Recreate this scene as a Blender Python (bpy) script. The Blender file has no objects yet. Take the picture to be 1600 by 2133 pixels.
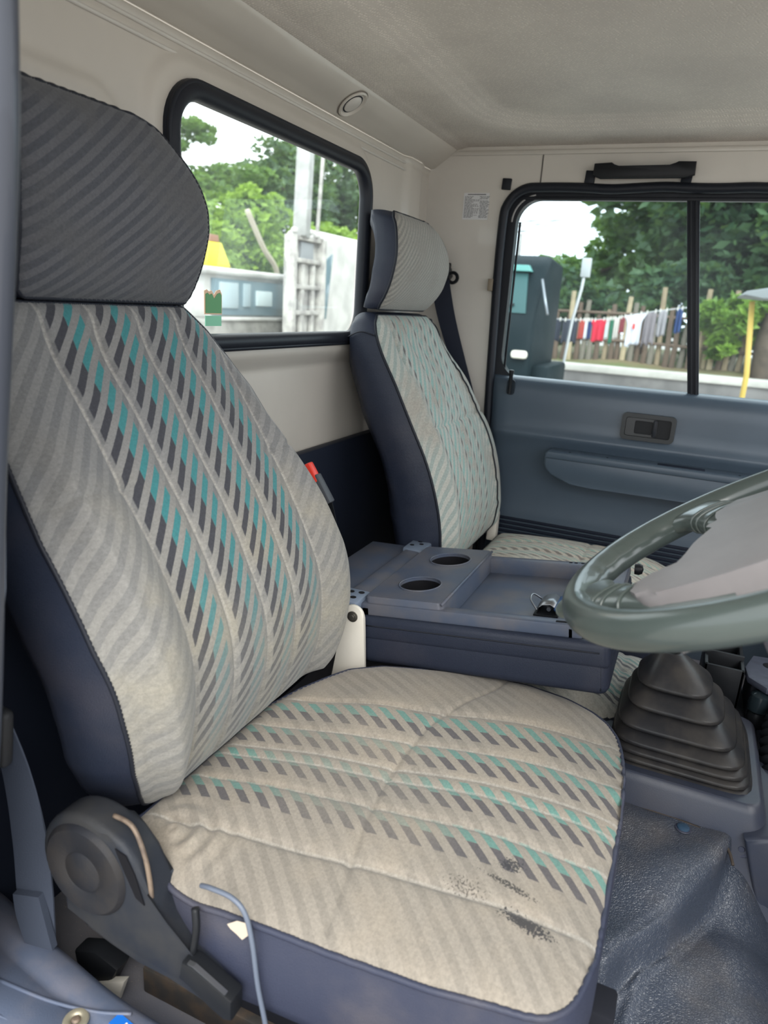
import bpy, bmesh, math, random
import numpy as np
from mathutils import Vector, Matrix
random.seed(7); RNG = np.random.default_rng(7)
S = bpy.context.scene
COL = S.collection
PI = math.pi
H = 1.6   # everything below is written relative to eye level; the ground lies 1.6 m lower (z = 0 after the shift at the end)

# ---------------------------------------------------------------- camera
cam_d = bpy.data.cameras.new('camera'); cam = bpy.data.objects.new('camera', cam_d); COL.objects.link(cam)
_Y = Vector((673, -393, 1480)).normalized()
_X = -Vector((-3650, -676, 1480)).normalized(); _X = (_X - _Y * _X.dot(_Y)).normalized()
_Z = _Y.cross(_X)
if _Z.y > 0: _Z = -_Z
# rows: world axes seen in (right, down, forward); the camera's own axes are right, up, backward
cam.matrix_world = Matrix(((_X.x, -_X.y, -_X.z, 0), (_Y.x, -_Y.y, -_Y.z, 0), (_Z.x, -_Z.y, -_Z.z, H), (0, 0, 0, 1)))
cam_d.sensor_fit = 'VERTICAL'; cam_d.sensor_height = 34.6; cam_d.lens = 24.0
cam_d.clip_start = 0.05; cam_d.clip_end = 300
cam_d.dof.use_dof = True; cam_d.dof.focus_distance = 1.15; cam_d.dof.aperture_fstop = 5.2
S.camera = cam
# ---------------------------------------------------------------- sky, light, exposure
w = bpy.data.worlds.new('overcast_sky'); S.world = w; w.use_nodes = True
nt = w.node_tree; nt.nodes.clear()
wo = nt.nodes.new('ShaderNodeOutputWorld'); bg = nt.nodes.new('ShaderNodeBackground')
tc = nt.nodes.new('ShaderNodeTexCoord'); sx = nt.nodes.new('ShaderNodeSeparateXYZ'); cr = nt.nodes.new('ShaderNodeValToRGB')
cr.color_ramp.elements[0].position = 0.0; cr.color_ramp.elements[0].color = (.86, .91, .96, 1)
cr.color_ramp.elements[1].position = .6; cr.color_ramp.elements[1].color = (.95, .98, 1.0, 1)
nt.links.new(tc.outputs['Generated'], sx.inputs[0]); nt.links.new(sx.outputs['Z'], cr.inputs[0])
nt.links.new(cr.outputs[0], bg.inputs[0]); nt.links.new(bg.outputs[0], wo.inputs[0])
bg.inputs[1].default_value = 3.0
sun_d = bpy.data.lights.new('sun', 'SUN'); sun_d.energy = 3.0; sun_d.angle = math.radians(40); sun_d.color = (1, .97, .92)
sun = bpy.data.objects.new('sun', sun_d); COL.objects.link(sun)
sun.rotation_euler = Vector((-.45, .75, -.75)).to_track_quat('-Z', 'Y').to_euler()
S.view_settings.view_transform = 'Standard'; S.view_settings.look = 'None'; S.view_settings.gamma = 1
S.view_settings.use_curve_mapping = False; S.view_settings.exposure = 0.0
S.cycles.use_denoising = True
S.cycles.max_bounces = 10; S.cycles.diffuse_bounces = 6; S.cycles.transparent_max_bounces = 24
S.cycles.sample_clamp_indirect = 6

# ---------------------------------------------------------------- helpers
def tag(o, label=None, cat=None, group=None, kind=None):
    if label: o['label'] = label
    if cat: o['category'] = cat
    if group: o['group'] = group
    if kind: o['kind'] = kind
    return o
def thing(name, label, cat, loc=(0, 0, 0), group=None, kind=None):
    o = bpy.data.objects.new(name, None); COL.objects.link(o); o.location = loc; o.empty_display_size = .02
    return tag(o, label, cat, group, kind)
def mesh(name, verts, faces, mat, parent=None, smooth=True, uv=None, kind=None):
    me = bpy.data.meshes.new(name)
    me.from_pydata([tuple(map(float, v)) for v in verts], [], [tuple(map(int, f)) for f in faces])
    if uv is not None:
        ul = me.uv_layers.new(name='UVMap')
        li = np.empty(len(me.loops), dtype=np.int32); me.loops.foreach_get('vertex_index', li)
        ul.data.foreach_set('uv', np.asarray(uv, dtype=np.float32)[li].ravel())
    if smooth: me.polygons.foreach_set('use_smooth', [True] * len(me.polygons))
    me.materials.append(mat)
    o = bpy.data.objects.new(name, me); COL.objects.link(o)
    if parent is not None: attach(o, parent)
    if kind: o['kind'] = kind
    return o
def origin(o):
    return o.location.copy() if o.parent is None else origin(o.parent) + o.matrix_parent_inverse.translation + o.location
def attach(o, parent):
    o.parent = parent; o.matrix_parent_inverse = Matrix.Translation(-origin(parent))
def frombm(name, bm, mat, parent=None, smooth=False, kind=None):
    bmesh.ops.recalc_face_normals(bm, faces=bm.faces)
    me = bpy.data.meshes.new(name); bm.to_mesh(me); bm.free()
    if smooth:
        me.polygons.foreach_set('use_smooth', [True] * len(me.polygons))
        try: me.set_sharp_from_angle(angle=math.radians(38))
        except Exception: pass
    me.materials.append(mat); o = bpy.data.objects.new(name, me); COL.objects.link(o)
    if parent is not None: attach(o, parent)
    if kind: o['kind'] = kind
    return o
def box_bm(bm, x0, x1, y0, y1, z0, z1, M=None, bev=0, seg=2):
    r = bmesh.ops.create_cube(bm, size=1)
    vs = r['verts']
    for v in vs:
        v.co = Vector(((x0 + x1) / 2 + v.co.x * (x1 - x0), (y0 + y1) / 2 + v.co.y * (y1 - y0), (z0 + z1) / 2 + v.co.z * (z1 - z0)))
    if bev:
        es = list({e for v in vs for e in v.link_edges})
        r2 = bmesh.ops.bevel(bm, geom=es, offset=bev, segments=seg, profile=.5, affect='EDGES')
        vs = list({v for f in r2['faces'] for v in f.verts} | {v for v in vs if v.is_valid})
    if M is not None:
        for v in vs: v.co = M @ v.co
    return vs
def box(name, x0, x1, y0, y1, z0, z1, mat, parent=None, bev=.003, seg=2, M=None, kind=None, smooth=True):
    bm = bmesh.new(); box_bm(bm, x0, x1, y0, y1, z0, z1, M, bev, seg)
    return frombm(name, bm, mat, parent, smooth, kind)
def smoothpath(pts, n=8, closed=False):
    pts = [np.array(p, float) for p in pts]; N = len(pts); out = []
    rng = range(N if closed else N - 1)
    for i in rng:
        if closed: p0, p1, p2, p3 = pts[i - 1], pts[i], pts[(i + 1) % N], pts[(i + 2) % N]
        else: p0, p1, p2, p3 = pts[max(i - 1, 0)], pts[i], pts[i + 1], pts[min(i + 2, N - 1)]
        for k in range(n):
            t = k / n
            out.append(.5 * ((2 * p1) + (-p0 + p2) * t + (2 * p0 - 5 * p1 + 4 * p2 - p3) * t * t + (-p0 + 3 * p1 - 3 * p2 + p3) * t ** 3))
    if not closed: out.append(pts[-1])
    return out
def tube_vf(path, r, seg=8, closed=False, flat=None, up=(0, 0, 1), twist=0):
    P = np.array(path, float); n = len(P)
    if closed: T = np.roll(P, -1, 0) - np.roll(P, 1, 0)
    else: T = np.gradient(P, axis=0)
    T /= np.linalg.norm(T, axis=1)[:, None] + 1e-12
    V = []; up = np.array(up, float)
    a = np.cross(T[0], up)
    if np.linalg.norm(a) < 1e-3: a = np.cross(T[0], [1, 0, 0])
    rr = np.broadcast_to(np.asarray(r, float), (n,))
    for i in range(n):
        a = a - T[i] * (a @ T[i]); a /= np.linalg.norm(a) + 1e-12
        b = np.cross(T[i], a)
        for k in range(seg):
            th = 2 * PI * k / seg + twist
            ra, rb = (rr[i], rr[i]) if flat is None else (rr[i], rr[i] * flat)
            V.append(P[i] + a * math.cos(th) * ra + b * math.sin(th) * rb)
    F = []
    m = n if closed else n - 1
    for i in range(m):
        j = (i + 1) % n
        for k in range(seg):
            F.append((i * seg + k, i * seg + (k + 1) % seg, j * seg + (k + 1) % seg, j * seg + k))
    if not closed:
        F.append(tuple(range(seg))[::-1]); F.append(tuple((n - 1) * seg + k for k in range(seg)))
    return V, F
def tube(name, path, r, mat, parent=None, seg=8, closed=False, flat=None, up=(0, 0, 1), kind=None, twist=0):
    V, F = tube_vf(path, r, seg, closed, flat, up, twist)
    return mesh(name, V, F, mat, parent, True, kind=kind)
def rrect(x0, x1, z0, z1, r, n=8):
    pts = []
    for cx, cz, a0 in ((x1 - r, z0 + r, -PI / 2), (x1 - r, z1 - r, 0), (x0 + r, z1 - r, PI / 2), (x0 + r, z0 + r, PI)):
        for k in range(n + 1):
            a = a0 + PI / 2 * k / n; pts.append((cx + r * math.cos(a), cz + r * math.sin(a)))
    return pts
def prism(name, poly, d0, d1, fr, mat, parent=None, bev=0, smooth=True, kind=None, seg=2):
    """poly in (a, b) extruded from d0 to d1; fr(a, b, d) -> xyz"""
    bm = bmesh.new()
    lo = [bm.verts.new(fr(a, b, d0)) for a, b in poly]; hi = [bm.verts.new(fr(a, b, d1)) for a, b in poly]
    n = len(poly); f0 = bm.faces.new(lo[::-1]); f1 = bm.faces.new(hi)
    for i in range(n): bm.faces.new((lo[i], lo[(i + 1) % n], hi[(i + 1) % n], hi[i]))
    if bev:
        es = [e for e in bm.edges if (e.verts[0] in lo) == (e.verts[1] in lo)]
        bmesh.ops.bevel(bm, geom=es, offset=bev, segments=seg, profile=.5, affect='EDGES')
    return frombm(name, bm, mat, parent, smooth, kind)
XZ = lambda a, b, d: (a, d, b)
YZ = lambda a, b, d: (d, a, b)
XY = lambda a, b, d: (a, b, d)
def ringplate(name, outer, inner, d0, d1, fr, mat, parent=None, kind=None):
    """frame between two loops with equal point counts"""
    n = len(outer); V = []
    for d in (d0, d1):
        V += [fr(a, b, d) for a, b in outer] + [fr(a, b, d) for a, b in inner]
    F = []
    for i in range(n):
        j = (i + 1) % n
        F += [(i, j, n + j, n + i), (2 * n + i, 3 * n + i, 3 * n + j, 2 * n + j), (i, 2 * n + i, 2 * n + j, j), (n + i, n + j, 3 * n + j, 3 * n + i)]
    o = mesh(name, V, F, mat, parent, False, kind=kind)
    bm = bmesh.new(); bm.from_mesh(o.data); bmesh.ops.recalc_face_normals(bm, faces=bm.faces); bm.to_mesh(o.data); bm.free()
    return o
def lathe_vf(prof, c, ax=(0, 0, 1), n=32):
    ax = Vector(ax).normalized(); a = ax.orthogonal().normalized(); b = ax.cross(a); c = Vector(c); V = []; F = []
    for r, h in prof:
        for k in range(n):
            t = 2 * PI * k / n; V.append(c + ax * h + (a * math.cos(t) + b * math.sin(t)) * r)
    for i in range(len(prof) - 1):
        for k in range(n): F.append((i * n + k, i * n + (k + 1) % n, (i + 1) * n + (k + 1) % n, (i + 1) * n + k))
    return V, F
def lathe(name, prof, c, mat, parent=None, ax=(0, 0, 1), n=32, kind=None):
    V, F = lathe_vf(prof, c, ax, n)
    o = mesh(name, V, F, mat, parent, True, kind=kind)
    try: o.data.set_sharp_from_angle(angle=math.radians(40))
    except Exception: pass
    return o
def sstep(a, b, x):
    t = np.clip((x - a) / (b - a), 0, 1); return t * t * (3 - 2 * t)
def gridmesh(name, A, B, fn, mat, parent=None, keep=None, kind=None, uv=True):
    """A, B 1-D arrays; fn(AA, BB) -> (X, Y, Z) arrays; keep(ac, bc) -> bool per cell"""
    AA, BB = np.meshgrid(A, B, indexing='ij'); X, Y, Z = fn(AA, BB); X = X + 0 * AA; Y = Y + 0 * AA; Z = Z + 0 * AA
    V = np.stack([X.ravel(), Y.ravel(), Z.ravel()], 1); na, nb = len(A), len(B)
    I, J = np.meshgrid(np.arange(na - 1), np.arange(nb - 1), indexing='ij'); I = I.ravel(); J = J.ravel()
    F = np.stack([I * nb + J, (I + 1) * nb + J, (I + 1) * nb + J + 1, I * nb + J + 1], 1)
    if keep is not None:
        ac = (A[I] + A[I + 1]) / 2; bc = (B[J] + B[J + 1]) / 2; F = F[keep(ac, bc)]
    return mesh(name, V, F, mat, parent, True, uv=np.stack([AA.ravel(), BB.ravel()], 1) if uv else None, kind=kind)

# ---------------------------------------------------------------- materials
def mat_new(name):
    m = bpy.data.materials.new(name); m.use_nodes = True; n = m.node_tree; b = n.nodes['Principled BSDF']; return m, n, b
def N(n, t, **k):
    o = n.nodes.new(t)
    for a, v in k.items(): setattr(o, a, v)
    return o
def math_(n, op, a, b=None, c=None, clamp=False):
    o = n.nodes.new('ShaderNodeMath'); o.operation = op; o.use_clamp = clamp
    for i, v in enumerate((a, b, c)):
        if v is None: continue
        if isinstance(v, (int, float)): o.inputs[i].default_value = v
        else: n.links.new(v, o.inputs[i])
    return o.outputs[0]
def mixc(n, fac, a, b, mode='MIX'):
    o = n.nodes.new('ShaderNodeMix'); o.data_type = 'RGBA'; o.blend_type = mode; o.clamp_factor = True
    for i, v in ((0, fac), (6, a), (7, b)):
        if isinstance(v, (int, float)): o.inputs[i].default_value = v
        elif isinstance(v, tuple): o.inputs[i].default_value = v if len(v) == 4 else (*v, 1)
        else: n.links.new(v, o.inputs[i])
    return o.outputs[2]
def ramp(n, f, lo, hi):
    o = n.nodes.new('ShaderNodeMapRange'); o.interpolation_type = 'SMOOTHSTEP'; o.inputs[1].default_value = lo; o.inputs[2].default_value = hi
    n.links.new(f, o.inputs[0]); return o.outputs[0]
def noise(n, scale, detail=3, vec=None, rough=.55, dist=0):
    o = n.nodes.new('ShaderNodeTexNoise'); o.inputs['Scale'].default_value = scale; o.inputs['Detail'].default_value = detail
    o.inputs['Roughness'].default_value = rough; o.inputs['Distortion'].default_value = dist
    if vec is not None: n.links.new(vec, o.inputs['Vector'])
    return o.outputs['Fac']
def objco(n): return n.nodes.new('ShaderNodeTexCoord').outputs['Object']
def bump(n, b, h, strength=.3, dist=.001):
    o = n.nodes.new('ShaderNodeBump'); o.inputs['Strength'].default_value = strength; o.inputs['Distance'].default_value = dist
    n.links.new(h, o.inputs['Height']); n.links.new(o.outputs[0], b.inputs['Normal']); return o
def simple(name, col, rough=.5, metal=0, var=0, vscale=8, bmp=0, bscale=400, col2=None, spec=None, coat=0):
    if spec is None: spec = .5 if (metal or max(col) > .12) else .22
    m, n, b = mat_new(name); b.inputs['Roughness'].default_value = rough; b.inputs['Metallic'].default_value = metal
    b.inputs['Specular IOR Level'].default_value = spec; b.inputs['Base Color'].default_value = (*col, 1); b.inputs['Coat Weight'].default_value = coat
    co = objco(n)
    if var:
        f = ramp(n, noise(n, vscale, 5, co), .35, .7)
        c2 = col2 or tuple(c * (1 - var) for c in col)
        n.links.new(mixc(n, f, col, c2), b.inputs['Base Color'])
    if bmp: bump(n, b, noise(n, bscale, 2, co), bmp)
    return m

def leather(name, col, dirt=0.25, dirtcol=(.2, .17, .14), scale=260, bs=.35, rough=.42):
    m, n, b = mat_new(name); co = objco(n)
    vo = N(n, 'ShaderNodeTexVoronoi', feature='DISTANCE_TO_EDGE'); vo.inputs['Scale'].default_value = scale
    wv = n.nodes.new('ShaderNodeVectorMath'); wv.operation = 'ADD'
    nn = N(n, 'ShaderNodeTexNoise'); nn.inputs['Scale'].default_value = scale * .35; n.links.new(co, nn.inputs['Vector'])
    sc = n.nodes.new('ShaderNodeVectorMath'); sc.operation = 'SCALE'; sc.inputs['Scale'].default_value = 2.0 / scale
    n.links.new(nn.outputs['Color'], sc.inputs[0]); n.links.new(co, wv.inputs[0]); n.links.new(sc.outputs[0], wv.inputs[1]); n.links.new(wv.outputs[0], vo.inputs['Vector'])
    h = ramp(n, vo.outputs['Distance'], 0, .18)
    big = noise(n, 9, 6, co)
    f = math_(n, 'MULTIPLY', ramp(n, big, .45, .75), dirt)
    n.links.new(mixc(n, f, col, dirtcol), b.inputs['Base Color'])
    n.links.new(math_(n, 'ADD', math_(n, 'MULTIPLY', noise(n, 30, 4, co), .25), rough - .1), b.inputs['Roughness'])
    b.inputs['Specular IOR Level'].default_value = .28
    bump(n, b, h, bs, .0006)
    return m

def seat_fabric(name, u0, pu, nc, P, k, base, stripe, dark, teal, fade=(0, 0, .0), dz=(.06, .40), tz=(.40, .74), fan=0, seams=(), vseam=None,
                stain=None, blobs=(), contrast=.5, tint=None, clean_shade=None, duty=.25):
    """columns start at u0, pitch pu, nc columns; diagonal stripes of period P and slope k. UV are metres."""
    m, n, b = mat_new(name)
    uvn = N(n, 'ShaderNodeUVMap'); s = N(n, 'ShaderNodeSeparateXYZ'); n.links.new(uvn.outputs[0], s.inputs[0]); u, v = s.outputs[0], s.outputs[1]
    uv = uvn.outputs[0]
    wob = math_(n, 'MULTIPLY', math_(n, 'SUBTRACT', noise(n, 420, 2, uv), .5), .0016)
    if fan: uf = math_(n, 'DIVIDE', math_(n, 'SUBTRACT', u, math_(n, 'MULTIPLY', v, .1146)), math_(n, 'SUBTRACT', 1, math_(n, 'MULTIPLY', v, .396)))   # columns fan out towards the front edge
    else: uf = u
    ph = math_(n, 'DIVIDE', math_(n, 'ADD', math_(n, 'SUBTRACT', v, math_(n, 'MULTIPLY', uf, k)), wob), P)
    fr = math_(n, 'FRACT', math_(n, 'ADD', ph, 100))
    tri = math_(n, 'ABSOLUTE', math_(n, 'SUBTRACT', fr, .5))
    D = math_(n, 'SUBTRACT', 1, ramp(n, tri, duty - .02, duty + .02))
    c = math_(n, 'ADD', math_(n, 'DIVIDE', math_(n, 'SUBTRACT', uf, u0), pu), math_(n, 'MULTIPLY', wob, 8))
    inside = math_(n, 'MULTIPLY', math_(n, 'GREATER_THAN', c, 0), math_(n, 'LESS_THAN', c, nc))
    cf = math_(n, 'FRACT', math_(n, 'ADD', c, 10))
    def zone(z): return math_(n, 'MULTIPLY', ramp(n, cf, z[0] - .012, z[0] + .012), math_(n, 'SUBTRACT', 1, ramp(n, cf, z[1] - .012, z[1] + .012)))
    dk = math_(n, 'MULTIPLY', math_(n, 'MULTIPLY', zone(dz), inside), D)
    tl = math_(n, 'MULTIPLY', math_(n, 'MULTIPLY', zone(tz), inside), D)
    # wear: colours fade along v, broken up by noise
    big = noise(n, 7, 4, uv)
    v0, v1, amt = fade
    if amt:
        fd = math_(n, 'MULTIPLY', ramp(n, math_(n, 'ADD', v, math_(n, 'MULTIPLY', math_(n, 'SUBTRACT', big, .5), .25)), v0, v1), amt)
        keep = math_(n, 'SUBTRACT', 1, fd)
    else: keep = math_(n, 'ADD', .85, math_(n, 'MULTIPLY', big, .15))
    if blobs:
        for (bu, bv, br, ba) in blobs:
            dx = math_(n, 'POWER', math_(n, 'ABSOLUTE', math_(n, 'SUBTRACT', u, bu)), 2.0); dy = math_(n, 'POWER', math_(n, 'ABSOLUTE', math_(n, 'SUBTRACT', v, bv)), 2.0)
            dd = math_(n, 'ADD', math_(n, 'SQRT', math_(n, 'ADD', dx, dy)), math_(n, 'MULTIPLY', math_(n, 'SUBTRACT', big, .5), br))
            keep = math_(n, 'MULTIPLY', keep, math_(n, 'SUBTRACT', 1, math_(n, 'MULTIPLY', math_(n, 'SUBTRACT', 1, ramp(n, dd, br * .5, br)), ba)))
    weave = noise(n, 900, 2, uv, .7)
    mel = noise(n, 260, 3, uv, .7)
    dirt = noise(n, 11, 5, uv)
    col = mixc(n, math_(n, 'MULTIPLY', D, contrast), base, stripe)
    if tint is not None:
        col = mixc(n, ramp(n, dirt, .42, .7), col, tint)
    if clean_shade is not None:   # less soiled, greyer cloth towards the top, plus shade painted into the colour
        cn = ramp(n, math_(n, 'ADD', v, math_(n, 'MULTIPLY', math_(n, 'SUBTRACT', big, .5), .25)), clean_shade[0], clean_shade[1])
        col = mixc(n, math_(n, 'MULTIPLY', cn, .8), col, mixc(n, math_(n, 'MULTIPLY', D, contrast), clean_shade[2], clean_shade[3]))
    keept = math_(n, 'MULTIPLY', math_(n, 'MULTIPLY', keep, keep), tl)
    col = mixc(n, math_(n, 'MULTIPLY', dk, math_(n, 'MULTIPLY', keep, .93)), col, dark)
    col = mixc(n, math_(n, 'MULTIPLY', keept, .95), col, teal)
    # light worn seams
    for su in seams:
        d = math_(n, 'ABSOLUTE', math_(n, 'SUBTRACT', uf, su)); f = math_(n, 'SUBTRACT', 1, ramp(n, d, .0008, .004))
        col = mixc(n, math_(n, 'MULTIPLY', f, math_(n, 'MULTIPLY', mel, .8)), col, (.42, .40, .36))
    mm = math_(n, 'ADD', .36, math_(n, 'ADD', math_(n, 'MULTIPLY', weave, .5), math_(n, 'MULTIPLY', mel, .78)))
    cb = n.nodes.new('ShaderNodeCombineColor'); [n.links.new(mm, cb.inputs[i]) for i in range(3)]
    col = mixc(n, 1.0, col, cb.outputs[0], 'MULTIPLY')
    if stain:
        for (su, sv, ru, rv, ang, th, scol, sscale, bias) in stain:
            du = math_(n, 'SUBTRACT', u, su); dv = math_(n, 'SUBTRACT', v, sv); ca, sa = math.cos(ang), math.sin(ang)
            a = math_(n, 'DIVIDE', math_(n, 'ADD', math_(n, 'MULTIPLY', du, ca), math_(n, 'MULTIPLY', dv, sa)), ru)
            bb = math_(n, 'DIVIDE', math_(n, 'SUBTRACT', math_(n, 'MULTIPLY', dv, ca), math_(n, 'MULTIPLY', du, sa)), rv)
            dd = math_(n, 'SQRT', math_(n, 'ADD', math_(n, 'MULTIPLY', a, a), math_(n, 'MULTIPLY', bb, bb)))
            g = math_(n, 'SUBTRACT', 1, ramp(n, dd, 0, 1))
            sp = noise(n, sscale, 3, uv, .6)
            f = ramp(n, math_(n, 'ADD', sp, math_(n, 'MULTIPLY', g, bias)), th, th + .05)
            f = math_(n, 'MULTIPLY', f, math_(n, 'MULTIPLY', ramp(n, g, 0, .15), .9))
            col = mixc(n, f, col, scol)
    n.links.new(col, b.inputs['Base Color'])
    b.inputs['Roughness'].default_value = .86; b.inputs['Specular IOR Level'].default_value = .25
    b.inputs['Sheen Weight'].default_value = .15; b.inputs['Sheen Roughness'].default_value = .5
    bump(n, b, math_(n, 'ADD', weave, math_(n, 'MULTIPLY', mel, .8)), .35, .0008)
    return m

M_NAVY = leather('navy_vinyl', (.018, .023, .039), .3, (.06, .055, .065), 420, .25, .42)
M_NAVY2 = leather('navy_vinyl_worn', (.034, .039, .064), .5, (.10, .09, .095), 380, .25, .42)
M_PIPE = simple('piping_black', (.015, .017, .024), .45)
M_PAINT = simple('cream_paint', (.56, .52, .46), .33, var=.08, vscale=4, coat=.25)
M_PAINT2 = simple('cream_paint_light', (.60, .57, .52), .35, var=.05, vscale=4, coat=.2)
M_RUB = simple('black_rubber', (.014, .016, .022), .42, bmp=.1, bscale=200)
M_RUBG = simple('grey_rubber', (.018, .018, .020), .33, var=.3, vscale=20, bmp=.15, bscale=120, col2=(.042, .038, .035))
M_DOOR = simple('blue_grey_plastic', (.062, .086, .115), .32, bmp=.12, bscale=900, var=.08, spec=.5)
M_TRAY = simple('slate_blue_plastic', (.062, .078, .115), .38, bmp=.15, bscale=900, var=.35, vscale=14, col2=(.10, .10, .115))
M_TUN = simple('tunnel_navy_plastic', (.030, .037, .058), .36, bmp=.15, bscale=900, var=.3, vscale=10, col2=(.042, .044, .058), spec=.4)
M_SILL = simple('sill_plastic', (.085, .105, .155), .42, bmp=.2, bscale=500, var=.3, vscale=18, col2=(.13, .135, .17), spec=.4)
M_DARKP = simple('dark_trim', (.012, .016, .028), .55, bmp=.1)
M_BLK = simple('black_plastic', (.010, .011, .013), .38)
M_CHAR = simple('charcoal_plastic', (.015, .018, .025), .48, var=.4, vscale=14, bmp=.2, bscale=500, col2=(.030, .030, .031))
M_CHAR2 = simple('charcoal_plastic_dark', (.014, .015, .019), .55, var=.4, vscale=25, bmp=.3, bscale=300, col2=(.024, .022, .022))
M_WHEEL = simple('wheel_green_grey', (.060, .076, .070), .3, var=.12, spec=.45, vscale=12, coat=.3)
M_WHEEL2 = simple('wheel_pad_grey', (.21, .195, .195), .5, var=.12, vscale=20, bmp=.15, bscale=500)
M_WHT = simple('bracket_cream', (.70, .66, .58), .35, var=.1)
M_STEEL = simple('steel', (.30, .31, .33), .38, 1)
M_RUST = simple('rusty_metal', (.2, .15, .11), .6, .4, var=.5, vscale=60, col2=(.08, .06, .05))
M_BELT = simple('seat_belt_webbing', (.02, .024, .038), .6, bmp=.3, bscale=900)
M_BELT2 = simple('seat_belt_grey', (.055, .065, .09), .55, bmp=.3, bscale=700)
M_RED = simple('red_plastic', (.75, .05, .03), .35)
M_HOLE = simple('dark_hole', (.004, .004, .006), .8)
M_VOID = simple('near_black_trim', (.01, .011, .016), .8)  # near-black trim colour

def glass_mat(name, tint=(1, 1, 1), haze=.06, gl=.08):
    m, n, b = mat_new(name); n.nodes.remove(b); out = n.nodes['Material Output']
    tr = N(n, 'ShaderNodeBsdfTransparent'); tr.inputs[0].default_value = (*tint, 1)
    g = N(n, 'ShaderNodeBsdfGlossy'); g.inputs['Roughness'].default_value = .02
    df = N(n, 'ShaderNodeBsdfTranslucent'); df.inputs[0].default_value = (.8, .85, .9, 1)
    co = objco(n); fr = N(n, 'ShaderNodeFresnel'); fr.inputs[0].default_value = 1.45
    m1 = N(n, 'ShaderNodeMixShader'); m2 = N(n, 'ShaderNodeMixShader')
    n.links.new(math_(n, 'MULTIPLY', fr.outputs[0], gl * 10, clamp=True), m1.inputs[0]); n.links.new(tr.outputs[0], m1.inputs[1]); n.links.new(g.outputs[0], m1.inputs[2])
    f = math_(n, 'MULTIPLY', math_(n, 'ADD', .4, ramp(n, noise(n, 5, 5, co), .3, .75)), haze)
    n.links.new(f, m2.inputs[0]); n.links.new(m1.outputs[0], m2.inputs[1]); n.links.new(df.outputs[0], m2.inputs[2]); n.links.new(m2.outputs[0], out.inputs[0])
    return m
M_GLASS = glass_mat('dusty_window_glass', (.86, .93, .95), .014, .006)
M_GLASS2 = glass_mat('rear_window_glass', (.95, .98, .97), .028, .004)

# fabrics: backrest, cushion, headrest for the driver; the same cloth, cleaner, for the passenger
BASE = (.34, .325, .285); STRI = (.25, .24, .215); DARK = (.045, .045, .058); TEAL = (.05, .24, .25)
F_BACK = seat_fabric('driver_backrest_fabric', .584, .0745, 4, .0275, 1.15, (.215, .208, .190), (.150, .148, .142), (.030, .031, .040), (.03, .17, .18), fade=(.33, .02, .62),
                     seams=(.582, .655, .729, .803, .886), contrast=.7, tint=(.25, .232, .19), blobs=(), clean_shade=(.22, .50, (.165, .165, .168), (.105, .107, .115)))
F_CUSH = seat_fabric('driver_cushion_fabric', .6455, .0795, 4, .0255, .84, (.245, .218, .182), (.180, .161, .135), (.062, .058, .066), (.085, .22, .19), fade=(0, 0, 0), fan=1, duty=.235, dz=(.05, .39), tz=(.39, .76),
                     seams=(.603, .704, .768, .795, .866, .962), contrast=.6, tint=(.265, .23, .185), blobs=((.72, .33, .15, .40), (.62, .25, .10, .3)),
                     stain=((.583, .070, .055, .020, 1.48, .74, (.022, .022, .026), 330, .44), (.645, .100, .030, .020, 2.2, .76, (.03, .03, .034), 340, .40), (.617, .095, .06, .009, 1.45, .72, (.04, .038, .036), 360, .34), (.595, .135, .06, .030, 1.5, .78, (.07, .062, .055), 420, .28), (.62, .12, .22, .11, .6, .80, (.10, .085, .07), 520, .16), (.8, .25, .5, .4, 0, .76, (.11, .095, .075), 300, .06)))
F_HEAD = seat_fabric('driver_headrest_fabric', 0, 1, 0, .019, .75, (.095, .096, .106), (.058, .061, .072), DARK, TEAL, contrast=.9, tint=(.085, .085, .09))
F_PB = seat_fabric('passenger_backrest_fabric', 1.452, .052, 5, .030, 1.5, (.40, .40, .36), (.24, .30, .28), (.10, .085, .085), (.22, .36, .33), dz=(.30, .47), tz=(.47, .97),
                   contrast=.75, tint=(.33, .31, .27), seams=())
F_PC = seat_fabric('passenger_cushion_fabric', 1.45, .052, 6, .026, 1.6, (.40, .375, .32), (.28, .29, .26), (.13, .11, .10), (.22, .32, .28), dz=(.25, .5), tz=(.5, .95), contrast=.8, tint=(.35, .31, .26))
F_PH = seat_fabric('passenger_headrest_fabric', 0, 1, 0, .016, 1.1, (.30, .285, .25), (.20, .195, .18), DARK, TEAL, contrast=.8, tint=(.24, .225, .20))
F_MID = seat_fabric('middle_seat_fabric', 1.15, .06, 4, .026, 1.6, (.26, .26, .235), (.16, .175, .17), (.06, .06, .068), (.10, .19, .18), dz=(.2, .5), tz=(.5, .9), contrast=.9, tint=(.32, .30, .26))

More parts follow.
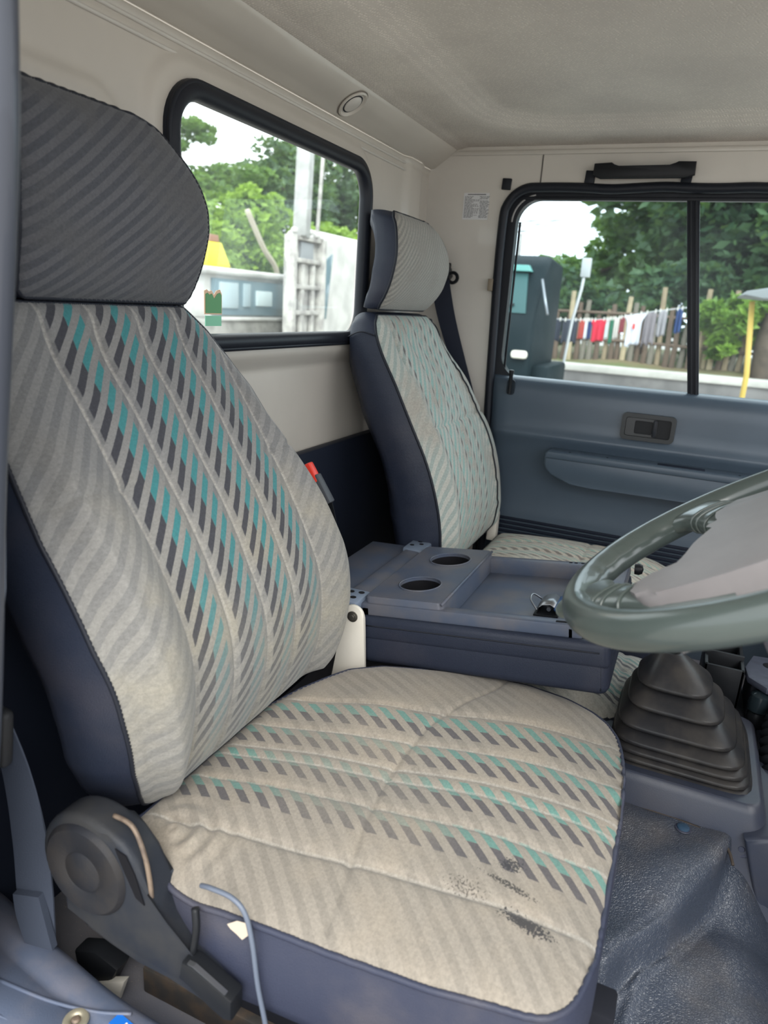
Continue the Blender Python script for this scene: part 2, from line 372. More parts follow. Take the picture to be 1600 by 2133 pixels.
# ---------------------------------------------------------------- pads (upholstery)
def interp(pts, x):
    p = sorted(pts); return np.interp(x, [a for a, _ in p], [b for _, b in p])
def smooth1(y, k=7):
    z = np.pad(y, k, mode='edge'); ker = np.hanning(2 * k + 3)[1:-1]; ker /= ker.sum(); return np.convolve(z, ker, 'valid')
class Pad:
    """upholstered panel: v runs along the pad, left(v)/right(v) bound it in u; frame(u, v, h) -> xyz"""
    def __init__(s, L, left, right, frame, crown=.018, rd=.045, drop=.018, seams=(), cross=(), nv=200, nu=170, puff=.004, ks=5, relief=None):
        t = np.linspace(0, 1, nv); s.v = (t * .6 + (.5 - .5 * np.cos(PI * t)) * .4) * L
        lo = smooth1(interp(left, s.v), ks); hi = smooth1(interp(right, s.v), ks); s.L = L
        tt = np.linspace(-1, 1, nu); tt = np.sin(tt * PI / 2) * .25 + tt * .75
        s.U = (lo[:, None] + hi[:, None]) / 2 + (hi - lo)[:, None] / 2 * tt[None]; s.V = np.repeat(s.v[:, None], nu, 1)
        s.nv, s.nu = nv, nu
        B = np.array(s.loop(lambda i, j: (s.U[i, j], s.V[i, j])))
        d = np.full(s.U.shape, 9.)
        for q in B[::2]: d = np.minimum(d, np.hypot(s.U - q[0], s.V - q[1]))
        s.d = d; x = np.clip(d / rd, 0, 1)
        h = crown * sstep(0, .16, d) - drop * (1 - np.sqrt(np.clip(1 - (1 - x) ** 2, 0, 1)))
        inner = sstep(.012, .04, d)
        for (su, v0, v1, dep) in seams:
            e = np.abs(s.U - su) if not callable(su) else np.abs(s.U - su(s.V))
            m = sstep(v0 - .01, v0 + .01, s.V) * (1 - sstep(v1 - .01, v1 + .01, s.V)) * inner
            h = h - dep * np.exp(-(e / .0045) ** 2) * m - dep * .4 * np.exp(-(e / .014) ** 2) * m
        for (cf, u0, u1, dep) in cross:
            e = np.abs(s.V - cf(s.U)); m = sstep(u0 - .01, u0 + .01, s.U) * (1 - sstep(u1 - .01, u1 + .01, s.U)) * sstep(.0, .02, d)
            h = h - dep * np.exp(-(e / .004) ** 2) * m - dep * .3 * np.exp(-(e / .012) ** 2) * m
        if relief is not None: h = h + relief(s.U, s.V) * inner
        s.h = h; s.frame = frame
        s.P = np.stack(frame(s.U, s.V, s.h), -1)
    def loop(s, f):
        nv, nu = s.nv, s.nu
        return [f(0, j) for j in range(nu)] + [f(i, nu - 1) for i in range(1, nv)] + [f(nv - 1, j) for j in range(nu - 2, -1, -1)] + [f(i, 0) for i in range(nv - 2, 0, -1)]
    def front(s, name, mat, parent):
        nv, nu = s.nv, s.nu; I, J = np.meshgrid(np.arange(nv - 1), np.arange(nu - 1), indexing='ij'); I = I.ravel(); J = J.ravel()
        F = np.stack([I * nu + J, I * nu + J + 1, (I + 1) * nu + J + 1, (I + 1) * nu + J], 1)
        return mesh(name, s.P.reshape(-1, 3), F, mat, parent, True, uv=np.stack([s.U.ravel(), s.V.ravel()], 1))
    def edge(s): return np.array(s.loop(lambda i, j: s.P[i, j]))
    def piping(s, name, mat, parent, r=.0035):
        return tube(name, s.cleanedge(), r, mat, parent, seg=8, closed=True)
    def cleanedge(s, step=.007):
        E = s.edge(); d = np.linalg.norm(np.roll(E, -1, 0) - E, axis=1); c = np.concatenate([[0], np.cumsum(d)]); E2 = np.vstack([E, E[:1]])
        m = int(c[-1] / step); q = np.linspace(0, c[-1], m, endpoint=False); P = np.stack([np.interp(q, c, E2[:, k]) for k in range(3)], 1)
        for _ in range(2): P = P * .5 + np.roll(P, 1, 0) * .25 + np.roll(P, -1, 0) * .25
        return P
    def side(s, name, mat, parent, depth_dir, D, bulge=.008, n=10, sel=None, back=True):
        """strip from the edge backwards; depth_dir(E)->(n,3), D(E)->(n,)"""
        E = s.cleanedge(.006); dr = depth_dir(E); DD = D(E)[:, None]; c = E.mean(0)
        out = E - c; out -= dr * (out * dr).sum(1)[:, None]; out /= np.linalg.norm(out, axis=1)[:, None] + 1e-9
        m = len(E); V = []
        for k in range(n + 1):
            t = k / n; V.append(E + dr * DD * t + out * bulge * math.sin(PI * min(t * 1.1, 1)) - out * .03 * max(0, t - .8) / .2 * (t > .8))
        V = np.concatenate(V); F = []
        for k in range(n):
            for i in range(m):
                j = (i + 1) % m; F.append((k * m + i, k * m + j, (k + 1) * m + j, (k + 1) * m + i))
        if back:
            V = np.concatenate([V, V[n * m:].mean(0)[None]]); q = len(V) - 1
            for i in range(m): F.append((n * m + i, n * m + (i + 1) % m, q))
        return mesh(name, V, F, mat, parent, True)

def profile_frame(prof, y_flip=False):
    """prof: list of (x, z) from bottom to top; returns frame(u,v,h), length"""
    P = np.array(smoothpath([(a, b) for a, b in prof], 14)); seg = np.hypot(*np.diff(P, axis=0).T); s = np.concatenate([[0], np.cumsum(seg)])
    T = np.gradient(P, axis=0); T /= np.linalg.norm(T, axis=1)[:, None]
    for a in (0, 1): T[:, a] = smooth1(T[:, a], 6)
    T /= np.linalg.norm(T, axis=1)[:, None]
    def fr(u, v, h):
        x = np.interp(v, s, P[:, 0]); z = np.interp(v, s, P[:, 1]); tx = np.interp(v, s, T[:, 0]); tz = np.interp(v, s, T[:, 1])
        # normal pointing forward (+x)
        return x + tz * h, u, z - tx * h
    return fr, s[-1]
def wrinkle(amp, su, sv, seed):
    r = np.random.default_rng(seed); W = [(r.uniform(-1, 1) * su, r.uniform(-1, 1) * sv, r.uniform(0, 6.3)) for _ in range(9)]
    def f(U, V):
        z = 0
        for a, b, p in W: z = z + np.sin(U * a + V * b + p)
        return amp * z / 3
    return f

# ================================================================ LARGE STRUCTURE
YW = 1.88; XW = -.722; ZC = .386; YN = .385
# rear wall with pressed relief and the window opening
def inside_rr(a, b, x0, x1, z0, z1, r):
    dx = np.maximum(np.maximum(x0 + r - a, a - (x1 - r)), 0); dz = np.maximum(np.maximum(z0 + r - b, b - (z1 - r)), 0)
    inb = (a > x0) & (a < x1) & (b > z0) & (b < z1); return inb & (np.hypot(dx, dz) < r)
def sd_rr(a, b, x0, x1, z0, z1, r):
    cx, cz, hx, hz = (x0 + x1) / 2, (z0 + z1) / 2, (x1 - x0) / 2 - r, (z1 - z0) / 2 - r
    qx = np.abs(a - cx) - hx; qz = np.abs(b - cz) - hz
    return np.hypot(np.maximum(qx, 0), np.maximum(qz, 0)) + np.minimum(np.maximum(qx, qz), 0) - r
RW = (.866, 1.482, -.073, .262, .055)
def relief_back(Y, Z):
    x = np.full(Y.shape, XW)
    x = x + .010 * (1 - sstep(.0, .02, sd_rr(Y, Z, .83, 1.52, -.10, .297, .08)))          # flange round the window
    x = x + .004 * np.exp(-((Z - .312) / .0022) ** 2) + .005 * np.exp(-((Z - .330) / .003) ** 2)
    x = x - .014 * (1 - sstep(-.012, .012, sd_rr(Y, Z, .46, 1.60, -.40, -.125, .05)))      # recessed panel below
    x = x + .012 * (1 - sstep(-.012, .012, sd_rr(Y, Z, .30, .78, -.02, .232, .06)))        # pressed panel behind the driver
    x = x + .010 * sstep(1.70, 1.735, Y) * (1 - sstep(1.80, 1.83, Y)) * sstep(-.3, -.25, Z)
    return x, Y, Z
wb = gridmesh('wall_back', np.arange(YN - .02, YW + .006, .005), np.arange(-.32, .336, .005), relief_back, M_PAINT,
              keep=lambda a, b: ~inside_rr(a, b, RW[0] + .004, RW[1] - .004, RW[2] + .004, RW[3] - .004, .05), kind='structure')
box('outer_skin', XW - .05, XW - .045, YN - .02, YW + .05, -.9, -.1, M_PAINT, wb, bev=0)
for z_ in (.306, .321): tube('pressed_ridge', [(XW + .001, y_, z_) for y_ in np.linspace(YN, 1.80, 12)], .0028, M_PAINT2, wb, seg=8)
# dark trim below
box('lower_trim', XW - .01, XW + .012, YN, YW, -.86, -.307, M_DARKP, wb, bev=.004)
# beam between rear wall and headliner
bm = bmesh.new()
prof = [(XW - .002, .336), (XW + .012, .3365), (XW + .066, .374), (XW + .070, .379), (XW + .072, .384), (XW + .072, .42), (XW - .002, .42)]
ys = [YN - .02, YW - .03, YW + .0]
prof2 = [[bm.verts.new((x + (0.0 if k < 2 else -.0), y, z)) for x, z in prof] for k, y in enumerate(ys)]
for k in range(2):
    for i in range(len(prof)):
        j = (i + 1) % len(prof); bm.faces.new((prof2[k][i], prof2[k][j], prof2[k + 1][j], prof2[k + 1][i]))
bm.faces.new(prof2[0]); bm.faces.new(prof2[2][::-1])
frombm('trim_1', bm, M_PAINT, None, True, 'structure')
# round plug on the beam
pl = thing('plug', 'round cream plug pressed into the sloping beam above the rear window', 'plug', (XW + .04, 1.344, .356))
nb = Vector((.57, 0, -.82)).normalized()
cpl = Vector((XW + .0405, 1.344, .3555))
lathe('rim', [(.0, .0), (.031, .0), (.031, .003), (.028, .0045), (.026, .003), (.024, .001), (.0, .001)], cpl, M_PAINT, pl, ax=nb, n=40)
lathe('cap', [(.0, .004), (.016, .004), (.018, .003), (.019, .0005)], cpl, M_PAINT2, pl, ax=nb, n=32)
lathe('groove', [(.0185, .0015), (.0215, .0015)], cpl, M_RUB, pl, ax=nb, n=32)
lathe('outer_groove', [(.0305, .0012), (.033, .0012)], cpl, simple('grime', (.16, .14, .12), .7), pl, ax=nb, n=32)

# headliner
mh, n, b = mat_new('headliner_vinyl'); co = objco(n)
mp = N(n, 'ShaderNodeMapping'); mp.inputs['Rotation'].default_value = (0, 0, .35); n.links.new(co, mp.inputs[0])
vo = N(n, 'ShaderNodeTexVoronoi'); vo.inputs['Scale'].default_value = 190; vo.inputs['Randomness'].default_value = .35; n.links.new(mp.outputs[0], vo.inputs['Vector'])
hh = ramp(n, vo.outputs['Distance'], .15, .55)
c1 = mixc(n, ramp(n, noise(n, 5, 5, co), .35, .7), (.74, .675, .60), (.64, .58, .52))
n.links.new(mixc(n, math_(n, 'MULTIPLY', hh, .35), c1, (.30, .27, .25)), b.inputs['Base Color']); b.inputs['Roughness'].default_value = .6
bump(n, b, hh, .5, .0012)
def head_fn(X, Y):
    z = ZC + .022 * (1 - sstep(-.04, .05, sd_rr(X, Y, -.50, .35, .50, 1.73, .16)))
    z = z + .012 * (1 - sstep(0, .02, YW - Y)) * 0 - .006 * (1 - sstep(0, .03, X + .65))
    return X, Y, z
gridmesh('ceiling', np.arange(XW + .068, .75, .01), np.arange(YN - .06, YW + .012, .01), head_fn, mh, kind='structure')
box('trim_2', XW - .06, .8, YN - .1, YW + .08, .425, .44, M_PAINT2, None, bev=0, kind='structure')   # outer roof skin

# far side body panel (cream) with door aperture
M_SIDE = simple('side_paint', (.60, .565, .51), .35, var=.05, coat=.2)
DA = (-.512, 1.05, -1.2, .292, .075)
wl = gridmesh('wall_left', np.arange(XW - .006, .8, .006), np.arange(-.86, .392, .006), lambda X, Z: (X, YW + .0 * X, Z), M_SIDE,
              keep=lambda a, b: ~inside_rr(a, b, DA[0] + .004, DA[1], DA[2], DA[3] - .004, .07), kind='structure')
box('outer_skin', XW - .05, -.515, YW + .06, YW + .065, -.9, .43, M_PAINT2, wl, bev=0)
box('outer_skin', -.515, .8, YW + .06, YW + .065, .30, .43, M_PAINT2, wl, bev=0)
box('panel_joint', -.4315, -.4285, YW - .0012, YW + .002, .295, .372, simple('joint_dark', (.12, .11, .10), .8), wl, bev=0)  # dark line along the panel joint
box('cornice', XW + .05, .8, YW - .006, YW + .002, .366, .376, M_SIDE, wl, bev=.002)
# near side pillar (camera side): cream outside, dark seal along its front edge
wr = prism('wall_right', [(-.80, -.84), (-.62, -.84), (-.60, -.70), (-.50, -.25), (-.455, .12), (-.44, .40), (-.80, .40)], YN - .03, YN, XZ, simple('pillar_trim', (.12, .14, .18), .4), None, bev=.004, kind='structure')
M_SEALG = simple('pillar_seal_grey', (.055, .06, .075), .3, coat=.2)
tube('seal', smoothpath([(-.60, YN - .012, -.76), (-.585, YN - .012, -.66), (-.53, YN - .012, -.40), (-.492, YN - .012, -.15), (-.455, YN - .012, .06), (-.440, YN - .012, .20), (-.43, YN - .012, .36)], 8), .013, M_SEALG, wr, seg=12)

# weather strip round the far door aperture
zz = [(x, z) for x, z in rrect(-.512, 1.05, -1.0, .292, .075, 10) if z > -.9]
path = [(-.47, YW - .004, -.80), (-.482, YW - .004, -.60), (-.493, YW - .004, -.40), (-.503, YW - .004, -.20), (-.509, YW - .004, -.02), (-.513, YW - .004, .12), (-.513, YW - .004, .20)]
for k in range(1, 9):
    a = PI - PI / 2 * k / 8; path.append((-.443 + .07 * math.cos(a), YW - .004, .222 + .07 * math.sin(a)))
for x in np.arange(-.38, .82, .06): path.append((x, YW - .004, .291 + .0018 * math.sin(x * 31) - .001 * math.sin(x * 17)))
ws = tube('trim_3', smoothpath(path, 4), .0115, M_RUB, None, seg=10, kind='structure')
for (x, z, hgt) in ((-.513, .300, .026), (-.312, .314, .030), (-.098, .302, .030), (.09, .303, .028)):
    Mx = Matrix.Translation((x, YW - .004, z)) @ Matrix.Rotation(.06, 4, 'Y')
    box('clip', -.0115, .0115, -.0035, .0035, -hgt / 2, hgt / 2, M_RUB, ws, bev=.0015, M=Mx)
box('tan_clip', -.532, -.520, YW - .02, YW - .008, .045, .075, simple('tan_plastic', (.22, .18, .13), .6), ws, bev=.001)

# far door: frame, glass, trim
dr = thing('door_1', None, None, (.1, YW + .02, -.86), kind='structure')
M_FRM = simple('door_frame_dark', (.02, .022, .027), .4)
M_FRL = simple('door_frame_light', (.35, .34, .33), .4)
YD = YW + .012
outer = rrect(-.512, 1.10, -.90, .296, .072, 10); inner = rrect(-.484, 1.05, -.170, .268, .058, 10)
ringplate('window_frame', outer, inner, YD, YD + .03, XZ, M_FRM, dr)
tube('frame_bead', [(x, YD - .001, z) for x, z in rrect(-.494, 1.07, -.6, .2785, .064, 10) if z > -.25][12:33], .0022, M_FRL, dr, seg=6)
g1 = prism('pane', [(-.484, -.175), (.0, -.175), (-.075, .268), (-.45, .268), (-.474, .255), (-.484, .225)], YD + .016, YD + .020, XZ, M_GLASS, dr, smooth=False)
g2 = prism('pane', [(.0, -.175), (1.04, -.175), (1.04, .268), (-.075, .268)], YD + .017, YD + .021, XZ, M_GLASS, dr, smooth=False)
def bar(name, p0, p1, wx, wy, mat, parent, bev=.002):
    p0 = Vector(p0); p1 = Vector(p1); d = (p1 - p0); L = d.length
    q = d.to_track_quat('Z', 'Y').to_matrix().to_4x4(); q = Matrix.Translation(p0) @ q
    bm = bmesh.new(); box_bm(bm, -wx / 2, wx / 2, -wy / 2, wy / 2, 0, L, q, bev); return frombm(name, bm, mat, parent, True)
dvo = prism('window_divider', [(-.090, .268), (-.062, .268), (.012, -.172), (-.014, -.172)], YD - .002, YD + .014, XZ, M_RUB, dr, bev=.002)
prism('channel_groove', [(-.083, .267), (-.078, .267), (-.002, -.171), (-.007, -.171)], YD - .006, YD, XZ, M_FRM, dvo, bev=.001)
prism('channel_groove', [(-.072, .267), (-.067, .267), (.008, -.171), (.003, -.171)], YD - .006, YD, XZ, M_FRM, dvo, bev=.001)
box('top_rail', -.48, 1.0, YD - .004, YD + .012, .266, .274, M_FRM, dr, bev=.002)
tube('glass_bead', [(x, YD + .006, z) for x, z in ((-.474, -.166), (-.474, .215))], .003, M_FRM, dr, seg=6)
# door card: section swept along x
sec = [(.030, -.165), (.004, -.166), (-.006, -.169), (-.014, -.175), (-.020, -.185), (-.024, -.20), (-.026, -.225), (-.026, -.26), (-.027, -.280), (-.031, -.296), (-.036, -.302), (-.037, -.309), (-.032, -.320), (-.024, -.335),
       (-.018, -.36), (-.014, -.40), (-.010, -.47), (-.014, -.52), (-.016, -.532), (-.016, -.60), (-.016, -.66), (-.016, -.70), (-.014, -.80), (-.01, -.86)]
xs = np.concatenate([[-.498, -.494, -.488], np.arange(-.47, 1.06, .03)])
V = []; F = []
for i, x in enumerate(xs):
    e = max(0, (-.484 - x) / .014)
    for (dy, z) in sec:
        xx = x
        if i < 3: xx = x + (-.20 - z) * .045 * (1 if z < -.2 else 0)
        else: xx = x + (-.20 - z) * .045 * (1 if z < -.2 else 0) * max(0, 1 - (x + .47) / .3)
        ridge = 1 - sstep(0, .05, .0 + max(0, -.44 - x)) * .6
        V.append((xx, YW + .004 + (dy * (1 - e) if dy < 0 else dy), z))
k = len(sec)
for i in range(len(xs) - 1):
    for j in range(k - 1): F.append((i * k + j, i * k + j + 1, (i + 1) * k + j + 1, (i + 1) * k + j))
mesh('door_card', V, F, M_DOOR, dr)
box('door_outer', -.498, 1.05, YW + .04, YW + .06, -.9, -.175, M_PAINT2, dr, bev=0)
# map-pocket ribs: dark slots
for i in range(6):
    z = -.547 - i * .0125
    box('vent_rib', -.46, 1.0, YW - .018, YW - .004, z - .0035, z + .0035, M_DARKP, dr, bev=.0012)
for i in range(5):
    z = -.68 - i * .0125
    box('vent_rib', -.44, 1.0, YW - .018, YW - .004, z - .003, z + .003, M_DARKP, dr, bev=.0012)
# armrest
ar = [(-.318, -.345)]
AX0 = -.322
poly = [(AX0, -.370), (AX0, -.345), (AX0 + .006, -.338), (1.0, -.338), (1.0, -.416), (-.20, -.416), (-.25, -.413), (-.280, -.407), (-.302, -.397), (-.315, -.385)]
a1 = prism('armrest', poly, YW - .078, YW - .010, XZ, M_DOOR, dr, bev=.007, seg=3)
prism('armrest_top', [(AX0 + .001, -.3545), (AX0 + .001, -.3425), (AX0 + .008, -.3355), (1.0, -.3355), (1.0, -.3545)], YW - .0815, YW - .012, XZ, M_DOOR, a1, bev=.005, seg=3)
box('pull_recess', -.052, .055, YW - .066, YW - .042, -.3365, -.3345, M_DARKP, a1, bev=.0005)
for sx_ in (-.262, -.17, .13): lathe('screw', [(0, .0008), (.0028, .0008), (.0028, 0)], (sx_, YW - .06, -.3355), M_BLK, a1, n=10)
# inner door handle
hx0, hx1, hz0, hz1 = -.152, -.026, -.288, -.222
hd = ringplate('handle_bezel', rrect(hx0, hx1, hz0, hz1, .012, 6), rrect(hx0 + .010, hx1 - .010, hz0 + .010, hz1 - .010, .006, 6), YW - .034, YW - .014, XZ, simple('bezel', (.012, .015, .017), .35, spec=.5), dr)
prism('handle_cup', rrect(hx0 + .005, hx1 - .005, hz0 + .005, hz1 - .005, .006, 6), YW - .0245, YW - .021, XZ, M_BLK, hd)
hl = ringplate('handle_lever', rrect(hx0 + .011, hx1 - .042, hz0 + .011, hz1 - .011, .006, 5), rrect(hx0 + .032, hx1 - .052, hz0 + .017, hz1 - .017, .004, 5), YW - .033, YW - .024, XZ, simple('lever', (.02, .023, .026), .3, spec=.5), hd)
box('lever_grip', hx1 - .052, hx1 - .043, YW - .038, YW - .026, hz0 + .012, hz1 - .012, M_CHAR, hd, bev=.003)
# lock pull
lk = prism('lock_recess', rrect(-.452, -.431, -.212, -.172, .008, 5), YW - .024, YW - .018, XZ, simple('recess', (.02, .028, .038), .5), dr, smooth=False)
lathe('lock_knob', [(0, .062), (.006, .061), (.0068, .056), (.005, .050), (.005, .0)], (-.441, YW - .034, -.208), M_BLK, lk, n=14)
# grab handle on the wall above the door
gh = thing('grab_handle', 'black grab handle screwed above the passenger door window', 'handle', (-.19, YW, .327))
hp = [(-.301, .343), (-.262, .345), (-.255, .340), (-.247, .333), (-.135, .334), (-.124, .342), (-.118, .346), (-.081, .345), (-.080, .318), (-.098, .312), (-.285, .311), (-.302, .318)]
hp = [(a, b - .004) for a, b in hp]
prism('grip', hp, YW - .038, YW - .02, XZ, M_BLK, gh, bev=.004, seg=2)
box('mount', -.300, -.262, YW - .024, YW + .0, .316, .340, M_BLK, gh, bev=.003)
box('mount', -.119, -.082, YW - .024, YW + .0, .316, .340, M_BLK, gh, bev=.003)
# paper sticker with printed lines
st = thing('notice_sticker', 'white paper sticker with small printed lines on the cream side panel', 'sticker', (-.588, YW, .217))
box('paper', -.622, -.555, YW - .0016, YW - .0006, .217, .280, simple('paper', (.66, .66, .66), .5), st, bev=0)
M_INK = simple('ink', (.1, .1, .11), .7)
rr = random.Random(3); V = []; F = []
def rect_xz(V, F, x0, x1, z0, z1, y):
    q = len(V); V += [(x0, y, z0), (x1, y, z0), (x1, y, z1), (x0, y, z1)]; F.append((q, q + 1, q + 2, q + 3))
rect_xz(V, F, -.612, -.564, .2755, .2775, YW - .002)
z = .271
while z > .221:
    x = -.619
    while x < -.600: 
        l = rr.uniform(.002, .008); rect_xz(V, F, x, x + l, z, z + .0011, YW - .002); x += l + .0014
    x = -.596
    if rr.random() < .55:
        while x < -.584: l = rr.uniform(.002, .005); rect_xz(V, F, x, x + l, z, z + .0011, YW - .002); x += l + .002
    if rr.random() < .8:
        x = -.580 + rr.uniform(0, .004)
        while x < -.560: l = rr.uniform(.002, .008); rect_xz(V, F, x, x + l, z, z + .0011, YW - .002); x += l + .0014
    z -= .0026
mesh('printing', V, F, M_INK, st, False, kind='stuff')

# rear window
wn = thing('window_1', None, None, (XW, 1.17, -.08), kind='structure')
y0, y1, z0, z1, r = RW
def rw_loop(dl):
    return [(y, z) for y, z in rrect(y0 - dl, y1 + dl, z0 - dl, z1 + dl, r + dl, 10)]
tube('seal', [(XW + .010, y, z) for y, z in rw_loop(.006)], .0145, M_RUB, wn, seg=12, closed=True, up=(1, 0, 0))
tube('seal_lip', [(XW + .018, y, z) for y, z in rw_loop(.016)], .004, M_RUB, wn, seg=8, closed=True, up=(1, 0, 0))
prism('pane', rw_loop(.0), XW - .010, XW - .006, YZ, M_GLASS2, wn, smooth=False)
ss = thing('green_sticker', 'small green sticker with a pale border in the lower corner of the rear window', 'sticker', (XW - .003, .968, -.04))
gp = [(.944, -.028), (.989, -.028), (.989, .004), (.984, .011), (.975, .009), (.968, .002), (.962, .009), (.955, .007), (.950, .010), (.944, .008)]
gp = [(a_ + .008, b_ - .008) for a_, b_ in gp]
prism('border', gp, XW - .0062, XW - .0050, YZ, simple('sticker_border', (.75, .50, .33), .5), ss, smooth=False)
gp2 = [(.946, -.026), (.987, -.026), (.987, .002), (.983, .006), (.976, .004), (.968, -.004), (.962, .004), (.956, .002), (.951, .005), (.946, .003)]
gp2 = [(a_ + .008, b_ - .008) for a_, b_ in gp2]
prism('green_field', gp2, XW - .0056, XW - .0042, YZ, simple('sticker_green', (.10, .30, .12), .5), ss, smooth=False)
prism('lower_strip', [(.954, -.054), (.995, -.054), (.995, -.038), (.954, -.038)], XW - .0062, XW - .0045, YZ, simple('strip_green', (.22, .55, .36), .5), ss, smooth=False)

# floor, tunnel, sill
M_FLOOR, n, b = mat_new('floor_mat'); co = objco(n)
f1 = ramp(n, noise(n, 260, 3, co, .7), .68, .72); d1 = ramp(n, noise(n, 7, 5, co), .35, .7)
c1 = mixc(n, d1, (.13, .135, .165), (.19, .18, .19)); n.links.new(mixc(n, math_(n, 'MULTIPLY', f1, .8), c1, (.42, .36, .26)), b.inputs['Base Color'])
b.inputs['Roughness'].default_value = .75; bump(n, b, noise(n, 500, 3, co), .4)
ZF = -.84
box('floor', XW - .01, .8, YN - .02, YW + .02, ZF - .03, ZF, M_FLOOR, None, bev=0, kind='structure')
# door sill plate on the camera side
sl = thing('sill_plate', 'pale blue ribbed plastic door sill plate below the driver seat', 'sill plate', (-.5, .42, ZF))
tpath = [(-.80, .50), (-.70, .492), (-.64, .478), (-.60, .470), (-.55, .463), (-.48, .452), (-.42, .448), (-.36, .447), (-.1, .447)]
TP = smoothpath(tpath, 5)
V = []; F = []
for (x, y) in TP:
    for (dy, z) in ((.016, ZF), (.010, -.775), (.002, -.757), (-.006, -.752), (-.030, -.750), (-.034, -.7535), (-.042, -.7535), (-.046, -.750), (-.085, -.750), (-.12, -.757), (-.16, -.79), (-.17, ZF - .1)):
        V.append((x, y + dy, z))
m = 12
for i in range(len(TP) - 1):
    for j in range(m - 1): F.append((i * m + j, i * m + j + 1, (i + 1) * m + j + 1, (i + 1) * m + j))
mesh('plate', V, F, M_SILL, sl)
tube('raised_rib', smoothpath([(-.60, .405, -.750), (-.53, .412, -.750), (-.475, .425, -.750), (-.44, .44, -.750)], 5), .0022, M_SILL, sl, seg=6)
tube('raised_rib', smoothpath([(-.60, .375, -.752), (-.53, .380, -.752), (-.47, .385, -.752)], 5), .0022, M_SILL, sl, seg=6)
fs = thing('sill_screw', 'round brass-coloured screw cup sunk in the pale blue sill plate', 'screw', (-.485, .411, -.75))
lathe('cup', [(.0, -.001), (.004, -.001), (.006, .0012), (.0085, .0025), (.012, .002), (.0135, 0)], (-.487, .409, -.750), simple('brass_cup', (.42, .38, .28), .4, .6), fs, n=24)
lathe('screw_head', [(0, .003), (.003, .0028), (.005, .0008)], (-.487, .409, -.750), M_RUST, fs, n=16)
bs = thing('blue_label', 'small bright blue label with a white mark on the sill plate edge', 'label', (-.43, .425, -.75))
Mb = Matrix.Translation((-.437, .426, -.7505)) @ Matrix.Rotation(-.15, 4, 'Z')
box('label_field', -.016, .016, -.007, .007, 0, .001, simple('label_blue', (.01, .13, .5), .4), bs, bev=0, M=Mb)
box('white_mark', -.001, .001, -.004, .004, .001, .0014, M_WHT, bs, bev=0, M=Mb)
box('white_mark', -.006, .012, -.0055, -.004, .001, .0014, M_WHT, bs, bev=0, M=Mb)

# ================================================================ DRIVER SEAT
ds = thing('vehicle_seat', 'large worn driver seat with grey patterned cloth and navy vinyl sides, nearest the camera', 'seat', (-.24, .75, ZF))
# cushion: v runs rearwards from the front edge (x = 0.006 - v)
XF = .006
lc = [(.000, .600), (.004, .566), (.010, .540), (.018, .524), (.032, .510), (.05, .503), (.13, .487), (.23, .478), (.33, .473), (.385, .474), (.42, .478), (.45, .488), (.48, .503), (.50, .517), (.515, .522)]
rc = [(.000, .79), (.002, .86), (.006, .91), (.015, .965), (.025, .998), (.042, 1.025), (.065, 1.043), (.11, 1.062), (.17, 1.072), (.22, 1.070), (.29, 1.055), (.36, 1.030), (.41, 1.010), (.455, .972), (.475, .93), (.495, .88), (.515, .80)]
def cf(u, v, h): 
    front = -.012 * (1 - sstep(0, .10, v)); notch = 0
    dipn = -.010 * np.exp(-((v - .40) / .05) ** 2) * (1 - sstep(.47, .56, u))
    return XF - v, u, -.583 + h + front * .4 + dipn
cs = lambda c: (lambda V: c + (c - .745) * .06 * (1 - V / .5) * 0)
seamsC = [((lambda V, F_=s_: F_ * (1 - .396 * V) + .1146 * V), .0, .52, d_) for s_, d_ in ((.603, .0045), (.704, .0045), (.768, .002), (.795, .002), (.866, .0035), (.962, .0045))]
crossC = [(lambda U: .258 + .02 * np.cos((U - .75) * 9) - .03 * sstep(.84, 1.05, U), .47, 1.1, .003)]
wr1 = wrinkle(.0012, 60, 45, 4)
def relC(U, V):
    e = (U - .53); g = 0
    rings = .003 * np.sin(np.hypot(U - .53, V - .46) * 260) * np.exp(-(np.hypot(U - .53, (V - .44)) / .05) ** 2)
    return wr1(U, V) + rings - .006 * np.exp(-(((U - .74) / .12) ** 2 + ((V - .33) / .12) ** 2))
pc = Pad(.515, lc, rc, cf, crown=.014, rd=.05, drop=.016, seams=seamsC, cross=crossC, nv=250, nu=240, ks=3, relief=relC)
pc.front('seat_cushion', F_CUSH, ds)
pc.piping('piping', M_NAVY2, ds, .0035)
pc.side('cushion_skirt', M_NAVY2, ds, lambda E: np.repeat(np.array([[0, 0, -1.]]), len(E), 0), lambda E: np.full(len(E), .125), bulge=.006)
# torn spot on the skirt
tm = simple('torn_spot', (.5, .42, .33), .9); 
tv = [(x_, .4645, z_) for x_, z_ in ((-.334, -.600), (-.322, -.590), (-.311, -.588), (-.309, -.602), (-.316, -.611), (-.323, -.607), (-.330, -.604))]
